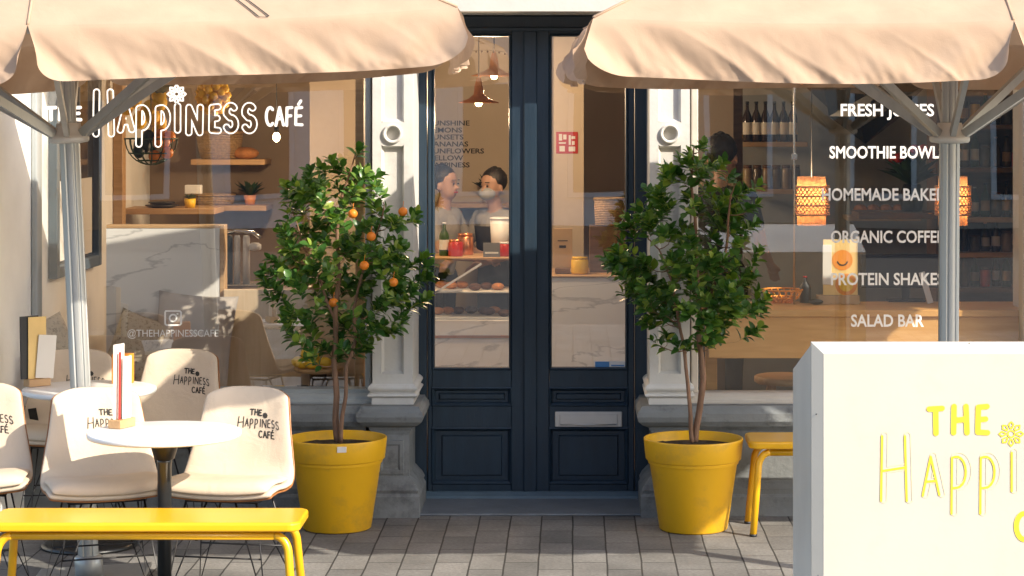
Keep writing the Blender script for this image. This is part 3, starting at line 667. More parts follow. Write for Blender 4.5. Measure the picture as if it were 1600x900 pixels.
# ------------------------------------------------------------------ benches
def bench(loc, label, rz=0):
    root = thing('garden_bench', label, 'bench', loc, rz, 'yellow metal benches')
    L2, W2, H = .60, .165, .445
    s_ = MB(); bm = bmesh.new(); bmesh.ops.create_cube(bm, size=1)
    bmesh.ops.scale(bm, vec=(2 * L2, 2 * W2, .036), verts=bm.verts); bmesh.ops.translate(bm, vec=(0, 0, H - .018), verts=bm.verts)
    ve = [e for e in bm.edges if abs(e.verts[0].co.z - e.verts[1].co.z) > .01]; bmesh.ops.bevel(bm, geom=ve, offset=.045, segments=6, affect='EDGES', profile=.5)
    bmesh.ops.bevel(bm, geom=[e for e in bm.edges if abs(e.verts[0].co.z - e.verts[1].co.z) < .001 and e.is_manifold and e.calc_face_angle(0) > 1], offset=.010, segments=3, affect='EDGES', profile=.5)
    s_.bm(bm); s_.build('seat', M['yellow'], root)
    for sy in (-1, 1):
        pts = []; y = sy * (W2 - .045)
        for sx in (-1, 1):
            leg = []
            xk = sx * (L2 - .10); z0 = H - .056
            for i in range(9):
                a = R(90 * i / 8); leg.append((xk + sx * .055 * math.sin(a), y + sy * .012 * (1 - math.cos(a)), z0 - .075 * (1 - math.cos(a))))
            leg.append((xk + sx * .082, y + sy * .045, .008))
            l = MB(); l.tube(leg, .0165, 12); l.build('leg', M['yellow'], root)
            ft = MB(); ft.lathe([(.018, 0.001), (.018, .012)], c=(leg[-1][0], leg[-1][1], 0), n=12); ft.build('foot_cap', M['black'], root)
        r_ = MB(); r_.tube([(-(L2 - .10) + .001, y, H - .056), ((L2 - .10) - .001, y, H - .056)], .0163, 12); r_.build('frame_tube', M['yellow'], root)
    for bx in (-.46, .40):
        for sy in (-1, 1):
            b_ = MB(); b_.lathe([(.007, H - .041), (.007, H - .0363)], c=(bx, sy * (W2 - .045), 0), n=10); b_.build('bolt', M['alu_light'], root)
    return root
bench((X(480, -2.36) - .61, -2.36, 0), 'yellow metal bench in front of the round white table')
bench((X(1160, -.27) + .62, -.28, 0), 'yellow metal bench half hidden behind the white sign box')

# ------------------------------------------------------------------ tables
def table(loc, label):
    root = thing('cafe_table', label, 'table', loc, 0, 'round white cafe tables')
    t = MB(); t.lathe([(.0, .705), (.29, .705), (.302, .709), (.3045, .715), (.3045, .725), (.302, .7285), (.297, .730), (0, .730)], n=64, cap=False); t.build('tabletop', M['tabletop'], root)
    p = MB(); p.lathe([(.028, .05), (.028, .60), (.030, .605), (.030, .612), (.026, .62)], n=24); p.build('pole', M['pole'], root)
    p = MB(); p.lathe([(.026, .612), (.040, .62), (.060, .690), (.060, .7045)], n=24); p.build('top_bracket', M['wire'], root)
    p = MB(); p.lathe([(.22, .001), (.22, .012), (.20, .022), (.06, .034), (.045, .06), (.03, .075)], n=40); p.build('base', M['pole'], root)
    return root
T1 = (X(257, -2.08), -2.08, 0); T2 = (X(143, -.64), -.68, 0)
table(T1, 'round white cafe table in front, behind the yellow bench'); table(T2, 'round white cafe table further back by the white side wall')

# menu holders
def menu_holder(loc, rz, label, cards, box=(.055, .03, .035), m=None):
    root = thing('menu_holder', label, 'menu holder', loc, rz, 'menu holders on the cafe tables')
    b_ = MB(); b_.box(-box[0], box[0], -box[1], box[1], .0005, box[2], .003); b_.build('wood_block', m or M['oak'], root)
    for (x, y, wd, h, th, mm, lean) in cards:
        c = MB(); c.box(-wd / 2, wd / 2, -th / 2, th / 2, 0, h, .0005, mtx=Matrix.Translation((x, y, box[2] + .0005)) @ Matrix.Rotation(R(lean), 4, 'Y')); c.build('menu_card', M[mm], root)
    return root
menu_holder((T1[0] - .19, T1[1] + .10, .7305), R(68), 'wood menu holder with tall white card on the front table', [(-.01, .008, .075, .30, .004, 'paper', 0), (-.030, -.008, .012, .27, .004, 'redc', 1), (.012, -.014, .06, .25, .004, 'paper', 1)])
menu_holder((X(58, -.62), -.62, .7305), R(40), 'wood menu holder with dark, yellow and cream cards on the back table', [(-.03, .012, .09, .29, .012, 'black', -1), (.0, 0, .09, .285, .004, 'poster', 0), (.03, -.012, .09, .20, .004, 'paper', 5)])
r_ = thing('napkin_box', 'small orange box with black sign on the back table', 'box', (X(192, -.52), -.52, .7305), R(-10))
b_ = MB(); b_.box(-.045, .045, -.03, .03, .0005, .14, .004); b_.build('case', M['poster_o'], r_); b_ = MB(); b_.box(-.002, .036, -.034, -.0305, .045, .085, .001); b_.build('sign', M['black'], r_)

# ------------------------------------------------------------------ chairs
def chair_surf(u, v, off=0.0, wide=1.0):
    """point on the shell: u across -1..1, v from seat front 0 to top of the back 1"""
    prof = [(0, -.215, .440), (.08, -.195, .462), (.2, -.12, .466), (.33, -.03, .458), (.42, .05, .460), (.49, .105, .485), (.56, .14, .53), (.68, .175, .62), (.82, .205, .72), (1, .245, .845)]
    hw = [(0, .238), (.1, .248), (.3, .250), (.45, .246), (.55, .236), (.75, .203), (.9, .186), (1, .174)]
    v0 = .028 * abs(u) ** 3.5; v1 = 1 - .045 * abs(u) ** 4; vv = v0 + (v1 - v0) * v
    def ip(tab, x, c):
        for a, b2 in zip(tab[:-1], tab[1:]):
            if x <= b2[0]:
                t = (x - a[0]) / (b2[0] - a[0]); t = t; return a[c] + (b2[c] - a[c]) * t
        return tab[-1][c]
    def P3(u, vv):
        w_ = ip(hw, vv, 1) * wide; y = ip(prof, vv, 1); z = ip(prof, vv, 2)
        k = min(1, max(0, (vv - .40) / .2)); z2 = z + (1 - k) * .012 * u * u; y2 = y - k * .038 * u * u - .010 * u ** 4
        return Vector((u * w_, y2, z2))
    p = P3(u, vv)
    if off:
        e = .01; du = P3(min(1, u + e), vv) - P3(max(-1, u - e), vv); dv = P3(u, min(1, vv + .03)) - P3(u, max(0, vv - .03))
        nn = du.cross(dv)
        if nn.length > 1e-9: p = p + nn.normalized() * off
    return p
def shell_mesh(off0, off1, wide, nu=14, nv=26, puff=0.0, va=0.0, vb=1.0):
    b_ = MB(); vs = []; fs = []
    for off in (off0, off1):
        for i in range(nv + 1):
            for j in range(nu + 1):
                u, v = -1 + 2 * j / nu, i / nv
                ed = min(1, (1 - abs(u)) * 5, v * 8 + .0, (1 - v) * 9); ed = max(0, ed)
                o_ = off
                if off == off0 and vb < 1: o_ = off1 + (off0 - off1) * (.35 + .65 * math.sqrt(ed))
                if puff and off == off0: o_ = off1 + (off0 - off1) * (.55 + .45 * math.sqrt(ed)) + puff * math.exp(-((v - .22) / .16) ** 2) * ed
                vs.append(chair_surf(u, va + (vb - va) * v, o_, wide))
    n0 = (nu + 1) * (nv + 1)
    for i in range(nv):
        for j in range(nu):
            q = i * (nu + 1) + j; fs.append([q, q + 1, q + nu + 2, q + nu + 1]); fs.append([n0 + q, n0 + q + nu + 1, n0 + q + nu + 2, n0 + q + 1])
    rim = [j for j in range(nu + 1)] + [(i + 1) * (nu + 1) - 1 for i in range(1, nv + 1)] + [nv * (nu + 1) + j for j in range(nu - 1, -1, -1)] + [i * (nu + 1) for i in range(nv - 1, 0, -1)]
    for a, b2 in zip(rim, rim[1:] + rim[:1]): fs.append([a, n0 + a, n0 + b2, b2])
    return b_.add(vs, fs, 0, True)
def logo_mesh():
    out = MB(); sc = .00098
    def pl(c, x0, x1, y0, y1): return place(c, x0, x1, y0, y1)
    the = pl('T', 50, 66, 118, 142) + pl('H', 72, 86, 118, 142) + pl('E', 92, 104, 116, 140) + flower(122, 118, 10)
    hp = pl('H', 0, 24, 62, 108) + pl('A', 32, 46, 68, 100) + pl('P', 54, 66, 60, 100) + pl('P', 76, 88, 60, 100) + pl('I', 98, 104, 68, 100) + pl('N', 110, 128, 66, 100) + pl('E', 136, 148, 68, 102) + pl('S', 156, 168, 68, 102) + pl('S', 176, 190, 68, 102)
    caf = pl('C', 96, 110, 22, 50) + pl('A', 116, 130, 22, 50) + pl('F', 136, 146, 22, 50) + pl('É', 152, 164, 22, 50)
    for st, wd in ((the, 3.0), (hp, 2.1), (caf, 2.6)):
        vs, fs = stroke_mesh([[(a * sc, c * sc) for a, c in s_] for s_ in st], wd * sc, cell=.0012)
        out.add([(x, y, 0) for x, y in vs], fs)
    return out
LOGO = logo_mesh()
def chair(loc, rz, label):
    root = thing('cafe_chair', label, 'chair', loc, rz, 'cream cafe chairs with printed covers')
    o = shell_mesh(.022, -.006, 1.0, puff=.001).build('seat_cover', M['cover'], root, subsurf=1)
    shell_mesh(.050, .020, .97, nv=12, va=.015, vb=.415).build('seat_pad', M['cover'], root, subsurf=1)
    # print on the backrest
    lg = MB(); vs = []
    for x, y, z in LOGO.v:
        u = (x - .035) / .19; v = .78 + (y - .08) * 1.33
        vs.append(chair_surf(u, min(.97, v), .0238, 1.0))
    lg.add(vs, LOGO.f); lg.build('printed_logo', M['black_ink'], root)
    shell_mesh(-.008, -.018, .985).build('shell', M['shell'], root, subsurf=1)
    fr = MB(); zz = .432
    fr.tube([(-.15, -.13, zz - .012), (.15, -.13, zz - .012), (.15, .06, zz - .012), (-.15, .06, zz - .012), (-.15, -.13, zz - .012)], .006, 6)
    fr.build('seat_frame', M['wire'], root)
    for sx in (-1, 1):
        for sy in (-1, 1):
            yt = -.13 if sy < 0 else .06; fx, fy = sx * .215, (-.21 if sy < 0 else .20)
            l = MB(); l.tube([(sx * .15, yt, zz - .012), (fx, fy, .008), (sx * .06, yt, zz - .012)], .0048, 6); l.tube([(fx, fy, .0005), (fx, fy, .012)], .008, 8); l.build('leg', M['wire'], root)
    for yy in (-.168, .122):
        st = MB(); st.tube([(-.182, yy, .20), (.182, yy, .20)], .004, 6); st.build('stretcher', M['wire'], root)
    return root
c1 = chair((X(160, -1.8), -1.80, 0), R(20), 'cream chair directly behind the front table, left of its pole')
dup(c1, (X(362, -1.8), -1.79, 0), R(-11), 'cream chair behind the front table, beside the left yellow pot')
dup(c1, (X(-38, -1.6), -1.66, 0), R(8), 'cream chair cut off by the left edge of the photo')
cd = dup(c1, (X(262, -.32), -.30, 0), R(-10), 'cream chair at the back table, in front of the window and taupe cushion')
ce = dup(c1, (X(104, -.35), -.31, 0), R(4), 'cream chair at the back table, beside the white side wall')

for rt_, u_ in ((cd, .80), (ce, -.80)):
    tg = MB(); c0 = chair_surf(u_, .56, .034); tg.box(-.02, .02, -.002, .002, -.038, .038, .001, mtx=Matrix.Translation(c0) @ Matrix.Rotation(R(14), 4, 'X') @ Matrix.Rotation(R(12 if u_ > 0 else -8), 4, 'Y')); tg.build('fabric_tag', M['black'], rt_)

# ------------------------------------------------------------------ pots and trees
def pot(loc, label, price):
    root = thing('plant_pot', label, 'plant pot', loc, 0, 'big yellow plant pots by the door')
    H = .44; b_ = MB()
    b_.lathe([(.0, .002), (.155, .002), (.163, .008), (.212, .335), (.214, .338), (.226, .338), (.229, .342), (.238, .432), (.2375, .438), (.235, .44), (.229, .438), (.222, .34), (.216, .32)], n=72, cap=False); b_.build('pot_wall', M['pot'], root)
    s_ = MB(); vs = [(0, 0, .398)]; n = 40
    for ring in range(1, 9):
        for k in range(n):
            a = 2 * math.pi * k / n; r = .2285 * ring / 8; vs.append((r * math.cos(a), r * math.sin(a), .395 + .014 * noise.noise(Vector((r * 30 * math.cos(a), r * 30 * math.sin(a), price))) * (1 if ring < 8 else 0)))
    fs = [[0, 1 + k, 1 + (k + 1) % n] for k in range(n)]
    for ring in range(7):
        for k in range(n): a = 1 + ring * n; fs.append([a + k, a + n + k, a + n + (k + 1) % n, a + (k + 1) % n])
    s_.add(vs, fs, 0, True); s_.build('soil', M['soil'], root)
    if price:
        t = MB(); a = R(-79); mtx = Matrix.Rotation(a + R(90), 4, 'Z') @ Matrix.Translation((0, -.2395, .413)) @ Matrix.Rotation(R(6), 4, 'X'); t.box(-.022, .022, -.0015, .0015, -.014, .014, .001, mtx=mtx); t.build('white_sticker', M['paper'], root)
    return root
PL = (X(527, -.24), -.24, 0); PR = (X(1083, -.24), -.26, 0)
pot(PL, 'yellow plastic pot with white sticker, left of the door', 1); pot(PR, 'yellow plastic pot without sticker, right of the door', 0)

def tree(px0, base, y0, outline, stems, label, seed, nshoots, fruit):
    rg = random.Random(seed); root = thing('citrus_tree', label, 'tree', (base[0], base[1], .395), 0, 'small citrus trees in yellow pots')
    def loc(px, py, dy=0.0): return Vector((X(px, y0) - base[0], dy, Z(py, y0) - .395))
    def edge(py):
        for a, b2 in zip(outline[:-1], outline[1:]):
            if a[0] <= py <= b2[0]:
                t = (py - a[0]) / (b2[0] - a[0]); return a[1] + (b2[1] - a[1]) * t, a[2] + (b2[2] - a[2]) * t
        return None
    wood = MB(); nodes = []
    for st in stems:
        pts = [loc(a, c, d) for a, c, d, r in st]; rs = [r for *_, r in st]; fine = []; fr = []
        for i in range(len(pts) - 1):
            for q in range(6):
                t = q / 6; pp = pts[i].lerp(pts[i + 1], t) + Vector((noise.noise(Vector((i + t, seed, 1))) * .010, noise.noise(Vector((i + t, seed, 5))) * .010, 0)); fine.append(pp); fr.append((rs[i] * (1 - t) + rs[i + 1] * t) * (1 + .10 * noise.noise(Vector((i * 3 + t * 5, seed, 9)))))
        fine.append(pts[-1]); fr.append(rs[-1]); wood.tube(fine, fr, 10)
        nodes += [(p, r) for p, r in zip(fine, fr)]
    zmin = loc(0, outline[-1][0]).z
    cand = [n for n in nodes if n[0].z > zmin - .12]
    lv = MB(); tips = []
    ylo, yhi = outline[0][0], outline[-1][0]
    wts = []
    for k in range(int(ylo), int(yhi), 4): a = edge(k); wts.append((k, max(4, a[1] - a[0]) ** 1.55))
    tot = sum(q for _, q in wts)
    attempts = 0
    while len(tips) < nshoots and attempts < 9000:
        attempts += 1
        x = rg.random() * tot
        for k, q in wts:
            x -= q
            if x <= 0: break
        e0, e1 = edge(k); cx, hw = (e0 + e1) / 2, (e1 - e0) / 2
        a = rg.random() * 2 * math.pi; rr = rg.random() ** .42
        p = loc(cx + math.cos(a) * rr * (hw - 11), k + rg.uniform(-2, 2)); p.y += math.sin(a) * rr * PX(hw, y0) * .72
        if noise.noise(p * 5.0 + Vector((seed, 0, 0))) < -.16: continue
        if any((p - q).length < .036 for q in tips): continue
        if p.y + base[1] > -.02 + .12 * 0 + .1: continue
        tips.append(p)
    order = sorted(tips, key=lambda p: min((p - n[0]).length for n in cand))
    for p in order:
        best = min(cand, key=lambda n: (p - n[0]).length + max(0, n[0].z - p.z + .02) * 2.2)
        q, r0 = best; L_ = (p - q).length
        mid = q.lerp(p, .5) + Vector((rg.uniform(-.02, .02), rg.uniform(-.02, .02), -.03 * min(1, L_ / .3)))
        r0 = min(r0 * .7, .0022 + .010 * L_); pts = [q, q.lerp(mid, .5) + Vector((0, 0, -.004)), mid, mid.lerp(p, .55), p]
        wood.tube(pts, [r0, r0 * .85, r0 * .7, r0 * .55, .0012], 5)
        for s_ in (1, 2, 3): cand.append((pts[s_], r0 * .7))
        dr = (p - mid).normalized(); out = Vector((p.x - loc((edge(max(ylo, min(yhi, 400)))[0] + edge(400)[1]) / 2, 400).x, p.y, .10)).normalized()
        dr = (dr * .6 + out * .5 + Vector((0, 0, .35))).normalized()
        nl = rg.randint(9, 15)
        for i in range(nl):
            f = i / nl; pos = mid.lerp(p, .25 + .75 * f) + dr * (.035 * f); an = i * 2.4 + rg.uniform(-.5, .5)
            s1 = dr.orthogonal().normalized(); s2 = dr.cross(s1)
            ax = ((s1 * math.cos(an) + s2 * math.sin(an)) * (1.0 - .45 * f) + dr * (.35 + .7 * f) + Vector((0, 0, -.12))).normalized()
            up = (Vector((0, 0, 1)) * .7 + out * .45 + S * .35 + Vector((rg.uniform(-.6, .6), rg.uniform(-.6, .6), rg.uniform(-.3, .3)))).normalized()
            sd_ = ax.cross(up)
            if sd_.length < .1: continue
            sd_.normalize(); nn = sd_.cross(ax); Lf = rg.uniform(.046, .076) * (1.0 - .25 * f); Wf = Lf * rg.uniform(.26, .33); cup = .28
            vs = [pos]
            for t, wv, dz in ((.22, .72, .02), (.5, 1.0, .03), (.78, .68, .0)):
                c = pos + ax * Lf * t + nn * Lf * dz
                vs += [c - sd_ * Wf * wv + nn * Wf * wv * cup, c, c + sd_ * Wf * wv + nn * Wf * wv * cup]
            vs.append(pos + ax * Lf - nn * Lf * .06)
            lv.add(vs, [[0, 2, 1], [0, 3, 2], [1, 2, 5, 4], [2, 3, 6, 5], [4, 5, 8, 7], [5, 6, 9, 8], [7, 8, 10], [8, 9, 10]], 0, True)
    wood.build('trunk', M['bark'], root); lv.build('crown', M['leaf'], root)
    for a, c, d in fruit:
        f = MB(); p = loc(a, c, d); f.ball(p, .0225, (1, 1, .95)); f.tube([p + Vector((0, 0, .02)), p + Vector((.004, 0, .05))], .0015, 5); f.build('orange_fruit', M['orange'], root)
    return root
OL = [(232, 548, 572), (255, 520, 588), (275, 452, 605), (300, 425, 640), (330, 432, 662), (360, 428, 655), (385, 432, 668), (410, 412, 682), (440, 403, 676), (470, 408, 678), (492, 412, 668), (515, 440, 640), (540, 446, 612), (562, 458, 560), (568, 462, 520)]
tree(527, PL, -.24, OL, [[(527, 690, 0, .016), (526, 620, .0, .0145), (522, 560, -.01, .013), (524, 500, .0, .012), (530, 430, .0, .010), (526, 360, .02, .008), (536, 300, 0, .006), (556, 238, 0, .003)],
                         [(533, 690, -.02, .011), (541, 620, -.03, .0095), (542, 570, -.03, .009), (556, 530, -.02, .0085), (554, 480, -.02, .008), (568, 420, 0, .006), (590, 360, .02, .0045), (600, 320, .02, .003)],
                         [(524, 500, 0, .008), (500, 440, .03, .006), (470, 380, .03, .004), (455, 330, .04, .002)]],
     'citrus tree with small oranges in the left yellow pot', 11, 215, [(634, 328, -.18), (587, 365, -.24), (577, 409, -.26), (620, 436, -.2), (528, 467, -.2), (560, 330, -.27)])
ORR = [(222, 1070, 1098), (245, 1045, 1120), (262, 1030, 1150), (290, 1008, 1198), (315, 985, 1188), (350, 958, 1190), (380, 940, 1200), (410, 930, 1208), (440, 945, 1204), (470, 955, 1214), (495, 975, 1214), (515, 990, 1205), (540, 1003, 1165), (552, 1010, 1100), (560, 1018, 1060)]
tree(1083, PR, -.26, ORR, [[(1086, 690, 0, .016), (1093, 640, 0, .016), (1099, 590, .0, .015), (1093, 540, 0, .013), (1092, 480, -.01, .012), (1088, 420, 0, .010), (1086, 340, 0, .008), (1080, 290, 0, .006), (1084, 230, 0, .003)],
                          [(1081, 690, -.02, .011), (1078, 640, -.03, .010), (1072, 580, -.03, .009), (1066, 530, -.03, .008), (1055, 470, -.02, .007), (1050, 440, -.01, .006), (1030, 390, .02, .004), (1000, 360, .02, .002)],
                          [(1093, 520, -.03, .009), (1112, 450, -.05, .008), (1130, 410, -.06, .0075), (1136, 360, -.06, .0065), (1140, 310, -.04, .004), (1150, 280, -.02, .002)]],
     'citrus tree without fruit in the right yellow pot', 23, 225, [])

# ------------------------------------------------------------------ white sign box
YS = -3.72
sg = thing('sign_board', 'big white boxy sign board with yellow hand-drawn lettering', 'sign', (X(1270, YS), YS, 0))
wd, dep = 1.12, .66; zt, ztb = Z(536, YS), Z(577, YS + .66)
b_ = MB(); vs = []
for x in (.0, wd): vs += [(x, .05, .02), (x, dep, .02), (x, dep, ztb), (x, .05, zt - .01)]
b_.add(vs, [[0, 1, 2, 3], [7, 6, 5, 4], [0, 4, 5, 1], [1, 5, 6, 2], [2, 6, 7, 3], [3, 7, 4, 0]]); b_.build('side_body', M['sign_side'], sg)
b_ = MB(); e = .034; b_.ring_xz([(-.002, wd + .002, .018, zt, .049), (-.002, wd + .002, .018, zt, .022), (e, wd - e, .018 + e, zt - e, .002), (e + .001, wd - e - .001, .018 + e + .001, zt - e - .001, .001), (e + .004, wd - e - .004, .018 + e + .004, zt - e - .004, .001)]); b_.build('front_panel', M['signw'], sg)
def sp(strokes): return [[((a - 1270) * (CAMD + YS) / FPX, Z(c, YS)) for a, c in st] for st in strokes]
def sl(c, x0, x1, yt, yb): return sp(place(c, x0, x1, yb, yt))
def addf(o, vf, y): o.add([(a, y, c) for a, c in vf[0]], vf[1])
k = (CAMD + YS) / FPX
the = sl('T', 1452, 1472, 638, 677) + sl('H', 1490, 1511, 635, 676) + sl('E', 1528, 1543, 635, 676)
o = MB(); addf(o, stroke_mesh(the, 4.3 * k), -.0008); o.build('the_lettering', M['vinyl_y'], sg)
hp = sl('H', 1381, 1421, 680, 781) + sl('A', 1446, 1472, 712, 773) + sl('P', 1491, 1514, 711, 801) + sl('P', 1536, 1559, 711, 801) + sl('I', 1580, 1590, 706, 766) + sl('N', 1612, 1642, 710, 780) + sl('E', 1668, 1688, 710, 780) + sl('S', 1704, 1726, 708, 780) + sl('S', 1742, 1764, 708, 780)
o = MB(); addf(o, stroke_mesh(hp, 4.6 * k, 1.0 * k, cell=.7 * k), -.0006); o.build('outline_lettering', M['vinyl_pale'], sg)
sh = [[(a - 4.2 * k, c - 1.5 * k) for a, c in st] for st in hp]
o = MB(); addf(o, stroke_mesh(sh, 1.7 * k, cell=.8 * k), -.0010); o.build('happiness_lettering', M['vinyl_y'], sg)
o = MB(); addf(o, stroke_mesh(sp(flower(1580, 678, 19)), 1.1 * k, cell=.7 * k), -.0008); o.build('flower_emblem', M['vinyl_y'], sg)
caf = sl('C', 1588, 1612, 802, 843) + sl('A', 1624, 1648, 802, 843) + sl('F', 1660, 1678, 802, 843) + sl('É', 1692, 1712, 802, 843)
o = MB(); addf(o, stroke_mesh(caf, 4.0 * k), -.0008); o.build('cafe_lettering', M['vinyl_y'], sg)
o = MB()
for a, c in ((1276, 648), (1516, 537.5), (1284, 815), (1287, 843), (1285, 871), (1279, 900)): o.ball(((a - 1270) * k, .012 if a < 1290 else .02, Z(c, YS)), .0022, u=8, v=5)
o.build('rivet', M['wire'], sg)

# ================================================================== inside the shop
def sph(name, loc, r, m, label, group=None, sc=(1, 1, 1)):
    b = MB(); b.ball((0, 0, 0), r, sc); o = b.build(name, M[m], None, loc); return tag(o, label, name.replace('_', ' '), group)

# ---- window seat with plywood panel, marble back and cushions
b = MB(); b.box(XW + .004, X(567, .8), GYL + .07, .677, ZF, .575, .004); tag(b.build('plywood_bench', M['ply']), 'pale plywood window seat behind the lettered left window', 'bench')
b = MB(); b.box(X(350, .62), X(567, .62), .60, .635, .577, Z(452, .62), .003); tag(b.build('plywood_screen', M['ply']), 'upright pale plywood board behind the left tree trunk', 'screen')
r_ = thing('seat_screen', 'white marble panel with oak edge behind the cushions', 'panel', (X(255, .62), .62, .577))
xa, xb = X(166, .62) - r_.location[0], X(343, .62) - r_.location[0]; zt = Z(357, .62) - .577
b = MB(); b.box(xa, xb, .0, .02, 0, zt); b.build('marble_slab', M['marble'], r_)
b = MB(); b.box(xb + .001, xb + .025, -.003, .10, 0, zt + .018, .002); b.box(xa, xb, -.003, .10, zt + .001, zt + .018, .002); b.build('oak_edge', M['oak'], r_)
def cushion(loc, wd, ht, rot, m, label):
    b = MB(); n = 16; vs = []; fs = []
    for side in (1, -1):
        for i in range(n + 1):
            for j in range(n + 1):
                u, v = -1 + 2 * j / n, -1 + 2 * i / n
                pf = (1 - u ** 4) * (1 - v ** 4); x = u * wd / 2 * (1 - .07 * (1 - abs(u)) * 0 - .06 * (1 - v * v)); z = v * ht / 2 * (1 - .06 * (1 - u * u))
                y = side * .075 * pf ** .6 + .006 * noise.noise(Vector((u * 3, v * 3, side * 5 + wd * 9)))
                vs.append((x, y, z + ht / 2))
    k = (n + 1) ** 2
    for i in range(n):
        for j in range(n):
            q = i * (n + 1) + j; fs.append([q, q + 1, q + n + 2, q + n + 1]); fs.append([k + q, k + q + n + 1, k + q + n + 2, k + q + 1])
    b.add(vs, fs, 0, True); o = b.build('cushion', M[m], None, loc); o.rotation_euler = tuple(R(a) for a in rot)
    o.modifiers.new('weld', 'WELD').merge_threshold = .004
    return tag(o, label, 'cushion', 'cushions on the window seat')
cushion((X(292, .48), .48, .578), .42, .50, (-14, 4, -4), 'cush', 'large taupe linen cushion under the camera emblem')
cushion((X(190, .48), .48, .578), .30, .40, (-16, 16, -12), 'cushp', 'speckled brown cushion between marble panel and white side wall')
cushion((X(98, .46), .47, .578), .28, .38, (-12, -14, 55), 'cushp', 'speckled cushion leaning on the white side wall')
# tray, cake stand, lemons
r_ = thing('cake_stand', 'wooden cake stand with lemons behind the left tree trunk', 'cake stand', (X(497, .48), .48, .5755))
b = MB(); b.lathe([(.06, 0), (.06, .012), (.045, .02), (.045, .085)], n=24); b.build('foot', M['walnut'], r_)
b = MB(); b.lathe([(.05, .0855), (.115, .095), (.125, .105), (.125, .115), (.11, .112), (.0, .108)], n=40, cap=False); b.build('plate', M['oak'], r_)
for i, (dx, dy, dz) in enumerate(((-.06, -.02, 0), (-.01, -.04, 0), (.0, .04, 0), (-.04, .01, .045), (-.09, .04, 0), (.05, 0, 0), (-.005, .0, .05))):
    sph('lemon', (X(492, .48) + dx, .48 + dy, .715 + dz), .029, 'lemon', 'yellow lemon on the wooden cake stand', 'lemons on the cake stand', (1.25, 1, 1))
r_ = thing('serving_tray', 'thin wooden tray with papers and sunglasses on the window seat', 'tray', (X(440, .42), .42, .5755))
b = MB(); b.box(-.16, .16, -.06, .06, .0005, .014, .004); b.build('board', M['oak'], r_)
for x, y, a, mm in ((-.12, -.02, 20, 'black'), (-.07, .01, -15, 'white'), (-.02, .0, 35, 'lemon'), (.05, -.01, 8, 'paper'), (.10, .02, -20, 'black')):
    c = MB(); c.box(-.032, .032, -.02, .02, .0145, .028, .003, mtx=Matrix.Translation((x, y, 0)) @ Matrix.Rotation(R(a), 4, 'Z')); c.build('packet', M[mm], r_)
# framed board on the white side wall
ya, yb_ = .58, 1.68; zb_ = 1.135; zt_ = 2.42
r_ = thing('framed_board', 'dark framed glass board hanging on the white side wall', 'notice board', (XW + .002, ya, zb_))
b = MB(); h = zt_ - zb_; L_ = yb_ - ya
for y0, y1, z0, z1 in ((0, .07, 0, h), (L_ - .07, L_, 0, h), (.0705, L_ - .0705, 0, .06), (.0705, L_ - .0705, h - .06, h), (.52, .55, .0605, h - .0605)): b.box(.0, .045, y0, y1, z0, z1, .004)
b.build('frame', M['sky_blue_frame'], r_)
b = MB(); b.box(.004, .012, .071, L_ - .071, .061, h - .061); b.build('dark_pane', M['mirror'], r_)
for y0, y1 in ((.10, .50), (.57, .98)):
    b = MB(); b.box(.0125, .0145, y0, y1, .08, .50); b.build('white_sheet', M['paper'], r_)
# coffee grinder set
r_ = thing('coffee_brewer', 'grey and white coffee brewer beside the marble panel', 'coffee brewer', (X(374, 1.5), 1.62, 1.02))
b = MB(); b.box(-.11, .11, -.08, .08, .0, .014, .004); b.build('base', M['steel'], r_)
for x, wd, mm in ((-.085, .03, 'sky_blue_frame'), (-.03, .018, 'white'), (.022, .02, 'white')):
    b = MB(); b.lathe([(wd, .0145), (wd, .27), (wd * .8, .285)], c=(x, 0, 0), n=20); b.build('column', M[mm], r_)
b = MB(); b.tube([(-.09, 0, .30), (-.03, 0, .31), (.06, 0, .30), (.10, 0, .27)], .012, 8); b.build('pipe', M['steel'], r_)
b = MB(); b.lathe([(.02, .20), (.035, .21), (.035, .235), (.02, .245)], c=(.075, -.03, 0), n=16); b.build('knob', M['white'], r_)
b = MB(); b.box(X(300, 2.0), X(500, 2.0), 1.42, 2.0, ZF, 1.018, .004); tag(b.build('back_counter', M['walnut']), 'dark wooden counter under the coffee brewer', 'counter')

# ---- shelves behind the left window
r_ = thing('oak_frame_shelf', 'oak post and shelf frame rising behind the marble panel', 'shelf', (X(184, 2.2), 2.25, ZF))
b = MB(); b.box(-.028, .028, -.05, .05, 0, 2.9, .003); b.build('post', M['oak'], r_)
yS = 3.0
def shelf(xa, xb, py, y, dep, label, m='oak', th=.035, grp='wall shelves behind the left window'):
    b = MB(); x0, x1 = X(xa, y), X(xb, y); b.box(0, x1 - x0, 0, dep, -th, 0, .003); return tag(b.build('wall_shelf', M[m], None, (x0, y, Z(py, y))), label, 'shelf', grp)
shelf(192, 336, 326, 2.4, .36, 'long oak shelf holding the dark plates and yellow plant pot'); shelf(300, 416, 321, 3.0, .3, 'lower oak shelf holding wicker tray and orange pot'); shelf(298, 414, 249, 3.0, .3, 'upper oak shelf holding basket and bread')
b = MB(); b.box(X(186, 3.32), X(640, 3.32), 3.36, 3.42, ZF, 3.04); structure(b.build('left_back_wall', M['room_brown']))
